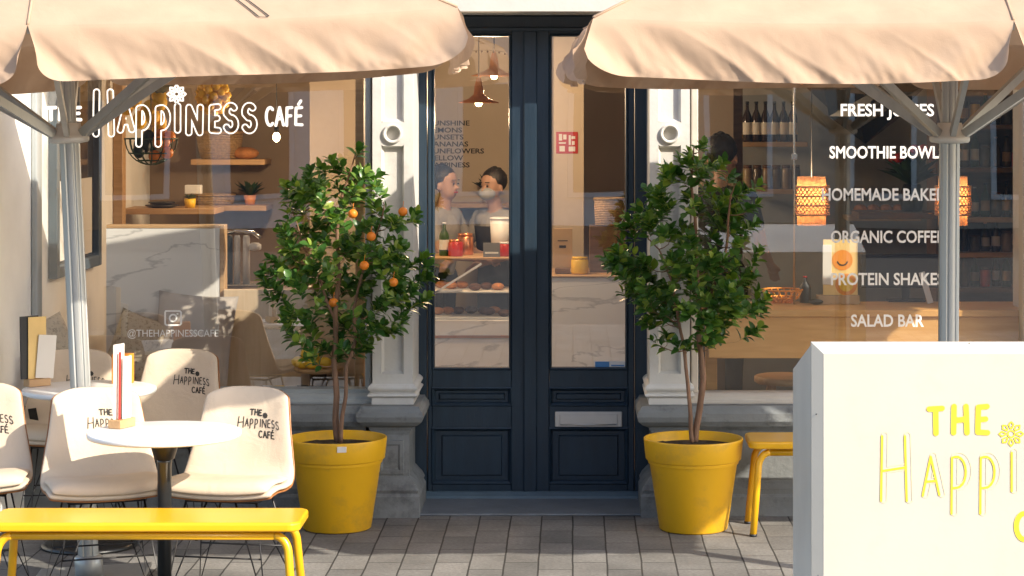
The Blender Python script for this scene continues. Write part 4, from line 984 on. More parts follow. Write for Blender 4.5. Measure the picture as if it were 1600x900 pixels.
def basket(loc, r0, r1, h, label, m='wicker', cat='basket'):
    root = thing('wicker_basket', label, cat, loc); b = MB()
    b.lathe([(r0 * .95, .0), (r0, .004), ((r0 + r1) / 2 * 1.03, h * .5), (r1, h), (r1 - .012, h), ((r0 + r1) / 2, h * .5), (r0 - .012, .012), (0, .012)], n=36, cap=False); b.build('woven_body', M[m], root)
    b = MB(); b.tube([(r1 * math.cos(a * math.pi / 16), r1 * math.sin(a * math.pi / 16), h) for a in range(33)], .008, 6, cap=False); b.build('rim', M[m], root); return root
basket((X(343, 3.14), 3.15, Z(249, 3.0) + .001), .12, .15, .17, 'tall wicker basket on the upper oak shelf'); basket((X(332, 3.14), 3.14, Z(321, 3.0) + .001), .13, .14, .06, 'low wicker tray basket on the lower oak shelf')
b = MB(); b.ball((0, 0, .035), .08, (1.15, .7, .5)); tag(b.build('bread_loaf', M['bread'], None, (X(382, 3.12), 3.12, Z(249, 3.0) + .001)), 'brown bread loaf at the end of the upper oak shelf', 'bread')
r_ = thing('potted_plant', 'small spiky plant in orange pot on the lower oak shelf', 'plant', (X(390, 3.1), 3.12, Z(321, 3.0)))
b = MB(); b.lathe([(.03, .001), (.04, .06), (.036, .06), (.03, .05)], n=20); b.build('pot', M['amber'], r_)
def spiky(root, z0, n, ln, seed, m='green', wd=.012):
    rg = random.Random(seed); b = MB()
    for i in range(n):
        a = i * 2.4; el = rg.uniform(.5, 1.2); d = Vector((math.cos(a) * math.cos(el), math.sin(a) * math.cos(el), math.sin(el))); sd_ = d.cross(Vector((0, 0, 1))).normalized(); L_ = ln * rg.uniform(.7, 1.1); p0 = Vector((0, 0, z0)); m1 = p0 + d * L_ * .55; t1 = p0 + d * L_ + Vector((0, 0, -.15 * L_)); u_ = sd_.cross(d) * wd * .3
        b.add([p0 - sd_ * wd * .4, p0 + sd_ * wd * .4, m1 - sd_ * wd + u_, m1 + u_ * -1, m1 + sd_ * wd + u_, t1], [[0, 1, 3, 2], [1, 4, 3], [2, 3, 5], [3, 4, 5]], 0, True)
    b.build('leaves', M[m], root)
spiky(r_, .05, 26, .14, 3, wd=.016)
r_ = thing('potted_plant', 'green sprig in a yellow pot on the long oak shelf', 'plant', (X(296, 2.5), 2.52, Z(326, 2.4)))
b = MB(); b.lathe([(.03, .001), (.036, .055), (.03, .055)], n=20); b.build('pot', M['lemon'], r_); spiky(r_, .05, 14, .06, 8, wd=.012)
b = MB(); b.lathe([(.06, .001), (.10, .012), (.10, .018), (.0, .02)], n=30, cap=False); b.lathe([(.05, .0205), (.08, .03), (.08, .036), (.0, .036)], n=30, cap=False); tag(b.build('plate_stack', M['black'], None, (X(252, 2.5), 2.52, Z(326, 2.4))), 'stack of dark plates on the long oak shelf', 'plates')
b = MB(); b.box(-.05, .05, -.03, .03, 0, .055, .004); tag(b.build('white_box', M['white'], None, (X(298, 2.5), 2.6, Z(304, 2.5))), 'small white box above the yellow plant pot', 'box')
# hanging fruit
def hanging(px, py, y, label, kind):
    root = thing('hanging_fruit' if kind != 'wire' else 'wire_basket', label, 'hanging fruit' if kind != 'wire' else 'basket', (X(px, y), y, Z(py, y)))
    rg = random.Random(px); c = MB(); c.tube([(0, 0, .1), (0, 0, 3.05 - Z(py, y))], .003, 5); c.build('cord', M['black'], root)
    if kind == 'cluster':
        b = MB()
        for i in range(46):
            t = (i + .5) / 46; ph = math.acos(1 - 2 * t); a = i * 2.399; b.ball((.082 * math.sin(ph) * math.cos(a), .082 * math.sin(ph) * math.sin(a), .095 * math.cos(ph)), .024, u=10, v=7)
        b.build('yellow_cluster', M['lemon_y'], root); spiky(root, .08, 16, .14, px, wd=.022)
    elif kind == 'lemons':
        for i in range(6):
            b = MB(); b.ball((rg.uniform(-.06, .06), rg.uniform(-.05, .05), -.04 * i + .06), .042, (1, 1, 1.3)); b.build('lemon', M['lemon_y'], root)
        spiky(root, .06, 26, .20, px, wd=.03)
    else:
        b = MB(); r = .15
        for k in range(14):
            a = 2 * math.pi * k / 14; b.tube([(r * math.cos(a) * math.sin(t * math.pi / 16), r * math.sin(a) * math.sin(t * math.pi / 16), .02 - r * math.cos(t * math.pi / 16)) for t in range(0, 9)], .0035, 5)
        for t in (3, 5, 8): q = r * math.sin(t * math.pi / 16); b.tube([(q * math.cos(a * math.pi / 16), q * math.sin(a * math.pi / 16), .02 - r * math.cos(t * math.pi / 16)) for a in range(33)], .004, 5, cap=False)
        b.build('wire_cage', M['green'], root)
    return root
hanging(333, 150, 2.0, 'yellow bobbly cluster hanging beside the flower emblem', 'cluster'); hanging(250, 165, 1.9, 'hanging lemons with green leaves behind the lettering', 'lemons'); hanging(214, 150, 2.1, 'smaller hanging lemons with leaves next to the oak post', 'lemons')
W_ = (X(236, 1.8), 1.8, Z(222, 1.8)); hanging(236, 222, 1.8, 'dark wire basket of fruit hanging below the lemons', 'wire')
for dx, dy, dz, mm in ((.08, -.03, .0, 'orange'), (.10, .03, .03, 'orange'), (.055, .03, .045, 'orange'), (.10, -.04, -.06, 'orange'), (.05, -.07, .0, 'orange'), (.03, -.05, -.08, 'orange')):
    sph('orange', (W_[0] + dx, W_[1] + dy, W_[2] + dz), .035, mm, 'orange in the hanging wire basket', 'oranges in the wire basket')
for dx, dy, dz in ((-.03, -.03, -.02), (-.07, .02, -.02), (.0, .05, -.01), (-.06, -.05, -.05), (-.02, .03, .03)):
    sph('avocado', (W_[0] + dx, W_[1] + dy, W_[2] + dz), .034, 'avocado', 'dark avocado in the hanging wire basket', 'avocados in the wire basket', (1, 1, 1.25))

# ---- lit lamps
def lamp_light(root, z, power, r=.05, col=(1, .70, .42), spot=None):
    d = bpy.data.lights.new('lamp_light', 'POINT'); d.energy = power; d.color = col; d.shadow_soft_size = r
    o = bpy.data.objects.new('lamp_light', d); COL.objects.link(o); o.parent = root; o.location = (0, 0, z); return o
def copper_lamp(px, py, y, r, label, power):
    root = thing('pendant_lamp', label, 'pendant lamp', (X(px, y), y, Z(py, y)), 0, 'copper pendant lamps')
    b = MB(); b.lathe([(.012, .14), (.022, .10), (.03, .045), (r * .5, .022), (r, 0), (r, -.004), (r * .5, .012), (.026, .03), (.018, .05)], n=40, cap=False); b.build('lamp_shade', M['copper'], root)
    b = MB(); b.tube([(0, 0, .13), (0, 0, 3.05 - Z(py, y))], .004, 6); b.build('cord', M['black'], root)
    b = MB(); b.ball((0, 0, -.002), .022); b.build('bulb', M['bulb'], root); lamp_light(root, -.08, power); return root
copper_lamp(772, 118, 2.3, .135, 'flat copper pendant lamp, upper one seen through the door', 14); copper_lamp(748, 160, 1.7, .115, 'flat copper pendant lamp, lower one seen through the door', 12)
def rattan_lamp(px, y, label, power):
    zt, zb = Z(276, y), Z(352, y); root = thing('rattan_lamp', label, 'pendant lamp', (X(px, y), y, zb), 0, 'rattan pendant lamps'); h = zt - zb; r = PX(28, y)
    def lattice(r, z0, z1, nu, nm, th):
        b = MB()
        for k in range(nu):
            for sg_ in (1, -1):
                b.tube([(r * math.cos(2 * math.pi * k / nu + sg_ * t * .30), r * math.sin(2 * math.pi * k / nu + sg_ * t * .30), z0 + (z1 - z0) * t / 4) for t in range(5)], th, 4, cap=False)
        for z in [z0 + (z1 - z0) * i / (nm - 1) for i in range(nm)]: b.tube([(r * math.cos(a * math.pi / 16), r * math.sin(a * math.pi / 16), z) for a in range(33)], th * 1.5, 5, cap=False)
        return b
    lattice(r, h * .22, h * .80, 26, 4, .0032).build('woven_shade', M['rattan'], root)
    b = MB(); ri = r * .80; b.lathe([(ri, 0), (ri, h), (ri - .003, h), (ri - .003, 0)], n=40, cap=False); b.build('inner_shade', M['rattan_skin'], root)
    b = MB(); b.tube([(0, 0, h * .8), (0, 0, 3.05 - zb)], .004, 6); b.build('cord', M['black'], root)
    b = MB(); b.ball((0, 0, h * .5), .03); b.build('bulb', M['bulb'], root); lamp_light(root, h * .5 + .04, power, .04); return root
M['rattan_skin'] = mat('rattan_skin', (0.74, 0.54, 0.34), 0.8, var=0.2, vscale=60, transl=0.5)
rattan_lamp(1268, 1.25, 'woven rattan pendant lamp left of the window lettering', 7); rattan_lamp(1489, 1.25, 'woven rattan pendant lamp behind the right parasol post', 7)
r_ = thing('bare_bulb', 'bare glowing bulb hanging beside the cafe lettering', 'bulb', (X(432, 2.2), 2.2, Z(214, 2.2)))
b = MB(); b.ball((0, 0, 0), .022, (1, 1, 1.3)); b.build('bulb', M['bulb'], r_); b = MB(); b.lathe([(.014, .026), (.014, .06)], n=12); b.tube([(0, 0, .06), (0, 0, 3.05 - Z(214, 2.2))], .003, 5); b.build('cord', M['black'], r_); lamp_light(r_, -.05, 9, .04)

# ---- counter seen through the door
yc = 2.2
r_ = thing('marble_counter', 'marble clad service counter behind the door glass', 'counter', (X(770, yc), yc, ZF))
x0 = r_.location[0]; zt1, zt2 = Z(500, yc) - ZF, Z(430, yc) - ZF
b = MB(); b.box(X(640, yc) - x0, X(846, yc) - x0, 0, .6, 0, zt1, .004); b.build('low_front', M['marble'], r_)
b = MB(); b.box(X(640, yc) - x0, X(846, yc) - x0, -.012, -.001, zt1 - PX(28, yc), zt1 - PX(24, yc)); b.build('copper_strip', M['copper'], r_)
b = MB(); b.box(X(847, yc) - x0, X(1060, yc) - x0, -.004, .6, 0, zt2 - .012, .004); b.build('high_front', M['marble'], r_)
b = MB(); b.box(X(847, yc) - x0, X(1060, yc) - x0, -.02, .62, zt2 - .0115, zt2, .003); b.build('counter_top', M['oak'], r_)
zc0 = Z(500, yc)
r_ = thing('display_case', 'glass display case of pastries on the marble counter', 'display case', (X(738, yc), yc + .02, zc0 + .001)); x0 = r_.location[0]
xa, xb = X(664, yc) - x0, X(806, yc) - x0; hh = Z(408, yc) - zc0
b = MB(); b.box(xa, xb, .0, .5, 0, .012, .003); b.build('base', M['white'], r_)
b = MB(); b.box(xa, xb, .0, .4, hh * .45, hh * .45 + .008); b.build('glass_shelf', M['paper'], r_)
b = MB()
for p0, p1 in (((xa, 0, hh * .35), (xa + (xb - xa) * .62, 0, hh * .95)), ((xa + .115 * 2, 0, 0), (xa + .23, 0, hh * .55)), ((xa, .0, hh * .46), (xa + .22, 0, hh * .5))): b.bar(p0, p1, .012, .012)
b.build('white_rail', M['white'], r_)
b = MB(); b.add([(xa, -.003, 0), (xb, -.003, 0), (xb, -.003, hh * .9), (xa, -.003, hh * .35)], [[0, 1, 2, 3]]); b.build('front_pane', M['glass2'], r_)
rg = random.Random(5)
for i, (px, py, mm) in enumerate(((684, 484, 'bread'), (700, 486, 'bread'), (716, 484, 'choc'), (736, 486, 'choc'), (756, 480, 'choc'), (772, 484, 'bread'), (788, 478, 'choc'), (764, 488, 'choc'), (690, 452, 'bread'), (705, 450, 'bread'), (722, 448, 'bread'), (742, 445, 'choc'), (760, 447, 'choc'), (778, 444, 'bread'))):
    y = yc + rg.uniform(.08, .3); up = py < 460
    sph('pastry', (X(px, y), y, (zc0 + hh * .45 + .009 if up else zc0 + .013) + .022), .034, mm, 'round pastry on the %s of the glass display case' % ('upper shelf' if up else 'floor'), 'pastries in the display case', (1.15, 1, .65))
def bottle_mesh(h, r, m, mcap):
    b = MB(); b.lathe([(r * .95, 0), (r, .006), (r, h * .58), (r * .85, h * .66), (r * .36, h * .80), (r * .33, h * .95)], n=20); cap = MB(); cap.lathe([(r * .40, h * .951), (r * .40, h)], n=14); lab = MB(); lab.lathe([(r * 1.012, h * .18), (r * 1.012, h * .48)], n=20, cap=False); return b, cap, lab
def bottle(loc, h, r, label, group, m='bottle', mc='black', ml='paper'):
    root = thing('bottle', label, 'bottle', loc, 0, group); b, c, l = bottle_mesh(h, r, m, mc); b.build('glass_body', M[m], root); c.build('cap', M[mc], root)
    if ml: l.build('paper_label', M[ml], root)
    return root
# things standing on the counter, left to right
zh = Z(430, yc)
def jar(px, y, z, r, h, m, label, cat='jar', group=None, lid='walnut'):
    root = thing('jar', label, cat, (X(px, y), y, z), 0, group); b = MB(); b.lathe([(r * .94, 0), (r, .008), (r, h * .8), (r * .86, h * .87)], n=24); b.build('jar_body', M[m], root); b = MB(); b.lathe([(r * .9, h * .871), (r * .9, h)], n=20); b.build('lid', M[lid], root); return root
zcase = zc0 + hh + .014
b = MB(); b.box(xa, xb, .12, .5, hh, hh + .012, .002); b.build('top_shelf', M['oak'], r_)
bottle((X(694, yc + .3), yc + .3, zcase), .20, .030, 'green bottle with pale label on top of the display case', None, 'green', 'white')
jar(712, yc + .25, zcase, .045, .10, 'redc', 'red canister on top of the display case', lid='copper'); jar(727, yc + .38, zcase, .05, .13, 'copper', 'copper coloured canister on top of the display case', lid='copper')
jar(790, yc + .24, zcase - .0, .040, .085, 'redc', 'red tub at the right end of the display case', lid='white')
r_ = thing('receipt_printer', 'white container behind the red tub on the display case', 'container', (X(782, yc + .40), yc + .43, zcase)); b = MB(); b.lathe([(.055, 0), (.065, .21), (.062, .21), (.052, .01)], n=28); b.build('cup_wall', M['white'], r_); b = MB(); b.lathe([(.067, .2105), (.067, .222), (.05, .226)], n=28); b.build('lid', M['white'], r_)
r_.name = 'white_container'
r_ = thing('price_card', 'grey price card standing on the display case', 'card', (X(768, yc + .14), yc + .16, zcase)); b = MB(); b.box(-.05, .05, -.003, .003, 0.0, .085, .001); b.build('card', M['greyc'], r_); b = MB(); b.box(-.04, .04, -.005, -.0035, .02, .03); b.build('printed_line', M['paper'], r_)
r_ = thing('card_sign', 'brown kraft card sign on the tall counter', 'sign', (X(879, yc + .1), yc + .12, zh + .004)); b = MB(); b.box(-.058, .058, -.004, .004, .03, .265, .002); b.build('kraft_card', M['kraft'], r_); b = MB(); b.box(-.045, .045, -.03, .03, 0, .03, .003); b.build('foot', M['walnut'], r_); b = MB(); b.box(-.02, .02, -.006, -.0045, .15, .165); b.box(-.03, .03, -.006, -.0045, .19, .195); b.build('printed_line', M['black_ink'], r_)
jar(906, yc + .1, zh + .002, .052, .10, 'jar_y', 'yellow tub on the tall counter beside the right tree', 'tub', lid='jar_y'); jar(880, yc + .2, zh + .002, .035, .10, 'jar', 'dark jar behind the kraft card sign')
basket((X(952, yc + .3), yc + .3, Z(352, yc + .3)), .085, .09, .16, 'round wicker basket on a riser behind the door glass')
b = MB(); b.box(-.12, .12, -.12, .12, 0, Z(352, yc + .3) - zh - .003, .004); tag(b.build('riser_box', M['walnut'], None, (X(952, yc + .3), yc + .34, zh + .001)), 'dark box raising the wicker basket on the counter', 'box')
b = MB(); b.lathe([(.10, 0), (.125, .001), (.13, .22), (.118, .22), (.11, .02)], n=28); tag(b.build('waste_bin', M['white'], None, (X(874, 1.2), 1.2, ZF + .20)), 'white bin on the floor behind the right door pane', 'bin'); b = MB(); b.box(-.14, .14, -.14, .14, 0, .198, .004); tag(b.build('crate', M['walnut'], None, (X(874, 1.2), 1.2, ZF + .001)), 'dark crate under the white bin inside the door', 'crate')
# red safety sign on the pillar
ys = 3.198; r_ = thing('safety_sign', 'red fire safety sign with white symbols on the pillar', 'sign', (X(886, ys), ys, Z(223, ys))); a = PX(17, ys); b = MB(); b.box(-a, a, -.004, 0, -a, a, .001); b.build('red_plate', M['redc'], r_)
b = MB()
for x0, x1, z0, z1 in ((-.75, -.45, .2, .8), (-.35, -.05, .3, .75), (-.75, -.1, -.1, .05), (-.7, -.2, -.8, -.3), (.15, .35, -.2, .7), (.4, .75, .35, .6), (.45, .7, -.2, .15), (.15, .75, -.8, -.35)): b.box(x0 * a, x1 * a, -.0055, -.0045, z0 * a, z1 * a)
b.build('white_symbol', M['white'], r_)
# string of small pennants near the ceiling
b = MB(); pts = [Vector((X(690 + 9 * i, 1.2), 1.2, Z(92 - 1.2 * i - .25 * i * (10 - i), 1.2))) for i in range(12)]; b.tube(pts, .0015, 4)
for p in pts: b.ball(p - Vector((0, 0, .008)), .006, u=8, v=5)
tag(b.build('bead_garland', M['walnut']), 'thin dark bead garland hung near the copper lamps', 'garland')
# back shelf + plant for the staff area
b = MB(); b.box(X(660, 3.7), X(800, 3.7), 3.7, 3.99, Z(318, 3.7) - .03, Z(318, 3.7), .003); tag(b.build('wall_shelf', M['oak']), 'pale oak ledge on the beige wall behind the staff', 'shelf')
r_ = thing('potted_plant', 'small leafy plant on the ledge between the two staff', 'plant', (X(762, 3.8), 3.84, Z(318, 3.7))); b = MB(); b.lathe([(.03, .001), (.04, .07), (.034, .07)], n=16); b.build('pot', M['paper'], r_); spiky(r_, .06, 18, .17, 21, wd=.02)

# ---- people
def capsule(b, p0, p1, r0, r1, mi, n=14):
    p0, p1 = Vector(p0), Vector(p1); pts = [p0.lerp(p1, i / 5) for i in range(6)]
    b.tube(pts, [r0 + (r1 - r0) * i / 5 for i in range(6)], n, mi); b.ball(p0, r0, mi=mi, u=12, v=8); b.ball(p1, r1, mi=mi, u=12, v=8)
def person(loc, rz, label, mats, pose, hair=True, mask=False, apron=False):
    root = thing('person', label, 'person', loc, rz); b = MB(); caps = []
    def cp(a, c, r0, r1, mi): capsule(b, a, c, r0, r1, mi); caps.append((Vector(a), Vector(c), r0, r1, mi))
    SK, TOP, BOT, SHOE = 0, 1, 2, 3; hx = pose.get('tilt', 0)
    hip, chest, neck = Vector((0, 0, .95)), Vector((0, -hx * .5, 1.30)), Vector((0, -hx * .8, 1.46)); head = Vector((0, -hx - .01, 1.61))
    for sx in (-1, 1):
        cp((sx * .09, 0, .92), (sx * .10, .01, .50), .085, .055, BOT); cp((sx * .10, .01, .50), (sx * .10, .03, .09), .055, .042, BOT); cp((sx * .10, .03, .05), (sx * .11, -.14, .035), .04, .032, SHOE)
        sh = chest + Vector((sx * .17, 0, .09)); el, ha = pose['arms'][0 if sx < 0 else 1]; el, ha = Vector(el), Vector(ha); mid = sh.lerp(el, .6)
        cp(sh, mid, .055, .050, TOP); cp(mid, el, .043, .038, SK); cp(el, ha, .037, .025, SK)
        d = (ha - el).normalized(); s_ = d.cross(Vector((0, 0, 1))).normalized(); cp(ha, ha + d * .06, .026, .028, SK)
        for k in range(4):
            f0 = ha + d * .075 + s_ * (k - 1.5) * .017; f1 = f0 + d * .04 + Vector((0, 0, -.015)); cp(f0, f1, .009, .008, SK); cp(f1, f1 + d * (.022 if k in (1, 2) else .015) + Vector((0, 0, -.022)), .008, .007, SK)
        t0 = ha + d * .03 - s_ * sx * .028; cp(t0, t0 + d * .045 - s_ * sx * .018, .011, .009, SK)
    cp(hip + Vector((-.06, 0, 0)), hip + Vector((.06, 0, 0)), .105, .105, BOT); cp(hip + Vector((0, 0, .08)), chest, .118, .135, TOP); cp(chest + Vector((-.10, 0, .06)), chest + Vector((.10, 0, .06)), .09, .09, TOP)
    cp(chest + Vector((0, 0, .08)), neck + Vector((0, -.01, .06)), .055, .050, SK); cp(head + Vector((0, .01, .035)), head + Vector((0, -.015, -.045)), .086, .066, SK); cp(head + Vector((0, -.085, -.01)), head + Vector((0, -.098, -.022)), .011, .013, SK)
    for sx in (-1, 1): cp(head + Vector((sx * .084, .01, .0)), head + Vector((sx * .088, .015, -.03)), .014, .012, SK)
    tmp = b.build('tmp', M['skin']); rm = tmp.modifiers.new('r', 'REMESH'); rm.mode = 'VOXEL'; rm.voxel_size = .011; sm = tmp.modifiers.new('s', 'SMOOTH'); sm.iterations = 3; sm.factor = .5
    dg = bpy.context.evaluated_depsgraph_get(); me = bpy.data.meshes.new_from_object(tmp.evaluated_get(dg)); bpy.data.objects.remove(tmp)
    me.materials.clear()
    for x in mats: me.materials.append(M[x])
    A = np.array([c[0] for c in caps]); Bv = np.array([c[1] for c in caps]); r0 = np.array([c[2] for c in caps]); r1 = np.array([c[3] for c in caps]); mi = np.array([c[4] for c in caps])
    P_ = np.array([p.center for p in me.polygons]); d = Bv - A; t = np.clip(np.einsum('pcx,cx->pc', P_[:, None, :] - A[None], d) / (np.einsum('cx,cx->c', d, d) + 1e-9), 0, 1)
    ds = np.linalg.norm(P_[:, None, :] - (A[None] + t[..., None] * d[None]), axis=2) - (r0 + (r1 - r0) * t); me.polygons.foreach_set('material_index', mi[ds.argmin(1)].astype(np.int32)); me.polygons.foreach_set('use_smooth', [True] * len(me.polygons))
    o = bpy.data.objects.new('body', me); COL.objects.link(o); o.parent = root
    h_ = MB(); h_.ball(head + Vector((0, .032, .048)), .096, (.99, 1.0, .98), u=20, v=14)
    for i in range(22): a = i * 2.4; q_ = (i / 22) ** .5; h_.ball(head + Vector((.078 * q_ * math.cos(a), .034 + .078 * q_ * math.sin(a), .135 - .075 * q_ * q_)), .024, (1, 1, .7), u=8, v=6)
    if pose.get('bun'): h_.ball(head + Vector((0, .10, .09)), .045)
    h_.build('hair', M['hair'], root)
    for sx in (-1, 1): e_ = MB(); e_.ball(head + Vector((sx * .031, -.0805, .008)), .0075, (1.5, .8, .8), u=8, v=6); e_.build('eye', M['black'], root); e_ = MB(); e_.bar(head + Vector((sx * .016, -.088, .034)), head + Vector((sx * .05, -.078, .034)), .006, .006); e_.build('eyebrow', M['hair'], root)
    if mask: m_ = MB(); m_.ball(head + Vector((0, -.045, -.045)), .068, (1, .9, .75)); m_.build('face_mask', M['maskc'], root)
    else: m_ = MB(); m_.bar(head + Vector((-.022, -.083, -.052)), head + Vector((.022, -.083, -.052)), .006, .007); m_.build('mouth', M['redc'], root)
    if apron:
        a_ = MB(); vs = []; fs = []
        for i in range(9):
            for j in range(13):
                z = .55 + .78 * i / 8; an = R(-78 + 156 * j / 12) * (1 if z < 1.1 else .62); rr = .175 if z < 1.0 else .16; ce = -hx * .5 * max(0, (z - .95) / .35); vs.append((rr * math.sin(an) * 1.02, ce - rr * math.cos(an), z))
        for i in range(8):
            for j in range(12): q = i * 13 + j; fs.append([q, q + 1, q + 14, q + 13])
        a_.add(vs, fs, 0, True); ao = a_.build('apron', M['darkc'], root); ao.modifiers.new('t', 'SOLIDIFY').thickness = .006
    return root
ST = ['skin', 'shirt', 'darkc', 'black']
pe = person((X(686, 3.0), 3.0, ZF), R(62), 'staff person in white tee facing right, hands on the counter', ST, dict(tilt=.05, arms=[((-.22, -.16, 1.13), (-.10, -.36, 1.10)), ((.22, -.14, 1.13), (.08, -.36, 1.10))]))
pe.scale = (.88, .88, .88)
pe = person((X(784, 3.1), 3.1, ZF), R(-40), 'staff person in mask and dark apron leaning over the counter', ST, dict(tilt=.10, arms=[((-.24, -.14, 1.14), (-.16, -.38, 1.08)), ((.24, -.12, 1.14), (.14, -.36, 1.08))]), mask=True, apron=True)
pe.scale = (.87, .87, .87)
person((X(1124, 1.7), 1.7, ZF - .0), R(150), 'dark clothed person with black hair seen from behind past the right tree', ['skin', 'darkc', 'darkc', 'black'], dict(tilt=.04, arms=[((-.24, -.05, 1.12), (-.20, -.25, 1.0)), ((.24, -.05, 1.12), (.2, -.25, 1.0))]))

# ---- bar and shelves behind the right window
yb = .385
r_ = thing('window_bar', 'honey oak bar counter along the right shop window', 'bar counter', (X(1345, yb), yb, ZF)); x0 = r_.location[0]; zt = Z(484, yb) - ZF; zb_ = Z(560, yb) - ZF; xl = X(1104, yb) - x0
b = MB(); b.box(xl, 1.5, -.02, .50, zt - .035, zt, .004); b.build('bar_top', M['bar'], r_)
b = MB(); b.box(xl + .01, 1.49, .0, .03, zb_, zt - .0355, .003); b.build('front_apron', M['bar'], r_)
for lx in (xl + .05, 1.42): b = MB(); b.box(lx - .03, lx + .03, .40, .46, 0, zt - .036, .004); b.build('leg', M['bar'], r_)
zbar = zt + ZF + .001
for i, px in enumerate((1226, 1330)):
    r_ = thing('bar_stool', 'oak bar stool under the window bar, %s' % ('beside the white sign box' if i == 0 else 'hidden partly by the white sign box'), 'stool', (X(px, 1.0), .98, ZF), 0, 'oak bar stools'); b = MB(); b.lathe([(.15, .42), (.165, .43), (.165, .455), (.155, .462)], n=28); b.build('seat', M['oak'], r_)
    for a in range(4): an = math.pi / 4 + a * math.pi / 2; b = MB(); b.tube([(.10 * math.cos(an), .10 * math.sin(an), .419), (.17 * math.cos(an), .17 * math.sin(an), .002)], [.02, .014], 10); b.build('leg', M['oak'], r_)
# bar objects
r_ = thing('wire_bowl', 'orange wire bowl on the window bar beside the right tree', 'bowl', (X(1222, .78), .78, zbar)); b = MB()
for k in range(18): a = 2 * math.pi * k / 18; b.tube([(r * math.cos(a + s_), r * math.sin(a + s_), z) for r, z, s_ in ((.05, .006, 0), (.085, .03, .15), (.105, .07, .35))], .0042, 5)
for r, z in ((.05, .006), (.085, .03), (.105, .07)): b.tube([(r * math.cos(a * math.pi / 16), r * math.sin(a * math.pi / 16), z) for a in range(33)], .005, 6, cap=False)
b.build('wire_mesh', M['amber'], r_)
r_ = thing('poster_stand', 'yellow fruit poster on a wooden stand on the bar', 'poster', (X(1312, .74), .74, zbar)); zz = PX(1, .74)
b = MB(); b.box(-.12, .10, -.04, .04, 0, .045, .003); b.build('wood_foot', M['kraft'], r_)
b = MB(); b.box(-26 * zz, 28 * zz, -.006, .006, .0455, 100 * zz, .001); b.build('poster_card', M['poster'], r_)
b = MB()
for cx_, cz_, rr_, mi_ in ((4, 68, 16, 0), (10, 30, 17, 0), (10, 30, 11, 1)):
    b.lathe([(rr_ * zz, 0), (rr_ * zz, .0012)], n=28, mi=mi_, smooth=False, mtx=Matrix.Translation((cx_ * zz, -.0065 - .0014 * mi_, cz_ * zz)) @ Matrix.Rotation(R(90), 4, 'X'))
b.build('printed_fruit', [M['poster_o'], M['lemon']], r_)
vs, fs = stroke_mesh([[(x * zz, z * zz) for x, z in arc(4, 68, 8, 8, 200, 340)]], 1.1 * zz); b = MB(); b.add([(x, -.0092, z) for x, z in vs], fs); b.build('printed_smile', M['black_ink'], r_)
b = MB(); b.box(-27 * zz, -13 * zz, -.012, -.0075, 30 * zz, 92 * zz, .001); b.build('white_leaflet', M['paper'], r_)
bottle((X(1258, .8), .80, zbar), .14, .03, 'dark bottle with red cap beside the orange wire bowl', None, 'black', 'redc', None)
b = MB(); b.ball((0, 0, .015), .035, (1.1, .8, .42)); tag(b.build('computer_mouse', M['black'], None, (X(1275, .68), .68, zbar)), 'small dark rounded device lying on the window bar', 'device')
r_ = thing('monitor', 'black flat screen seen from behind on the window bar', 'monitor', (X(1415, .9), .90, zbar)); b = MB(); b.box(-.24, .22, -.012, .012, .07, .25, .006, mtx=Matrix.Rotation(R(-6), 4, 'X')); b.build('screen', M['black'], r_); b = MB(); b.box(-.10, .10, -.06, .06, 0, .01, .003); b.box(-.02, .02, .0, .015, .0105, .09); b.build('stand', M['black'], r_)
b = MB(); b.box(-.016, .016, -.003, .003, -.0, .17, .002, mtx=Matrix.Rotation(R(-16), 4, 'Y')); tag(b.build('white_tablet', M['white'], None, (X(1455, .72), .74, zbar + .002)), 'thin white tablet edge leaning by the black screen', 'tablet')
# steel rod
b = MB(); b.tube([(0, 0, 0), (0, 0, 3.05 - zbar)], .0065, 8); b.box(-.016, .016, -.016, .016, Z(250, .7) - zbar, Z(240, .7) - zbar, .003); tag(b.build('steel_rod', M['steel'], None, (X(1241, .7), .70, zbar)), 'thin vertical steel rod from the bar to the ceiling', 'rod')
# faceted pendant
r_ = thing('facet_lamp', 'large black faceted hanging shade behind the menu lettering', 'pendant lamp', (X(1352, 1.9), 1.9, Z(225, 1.9)))
b = MB(); vs = []; n = 6
for r, z, o_ in ((.0, .0, 0), (.22, .16, .2), (.36, .34, .7), (.30, .50, .2), (.05, .62, 0)):
    for k in range(n): a = 2 * math.pi * (k + o_) / n; vs.append((r * math.cos(a), r * math.sin(a), z))
fs = []
for i in range(4):
    for k in range(n): k2 = (k + 1) % n; a, b2, c, d = i * n + k, i * n + k2, (i + 1) * n + k2, (i + 1) * n + k; fs += [[a, b2, c], [a, c, d]]
b.add(vs, fs); b.build('facet_shade', M['gem'], r_); b = MB()
b.tube([(0, 0, .60), (0, 0, 3.05 - Z(225, 1.9))], .004, 5); b.build('cord', M['black'], r_)
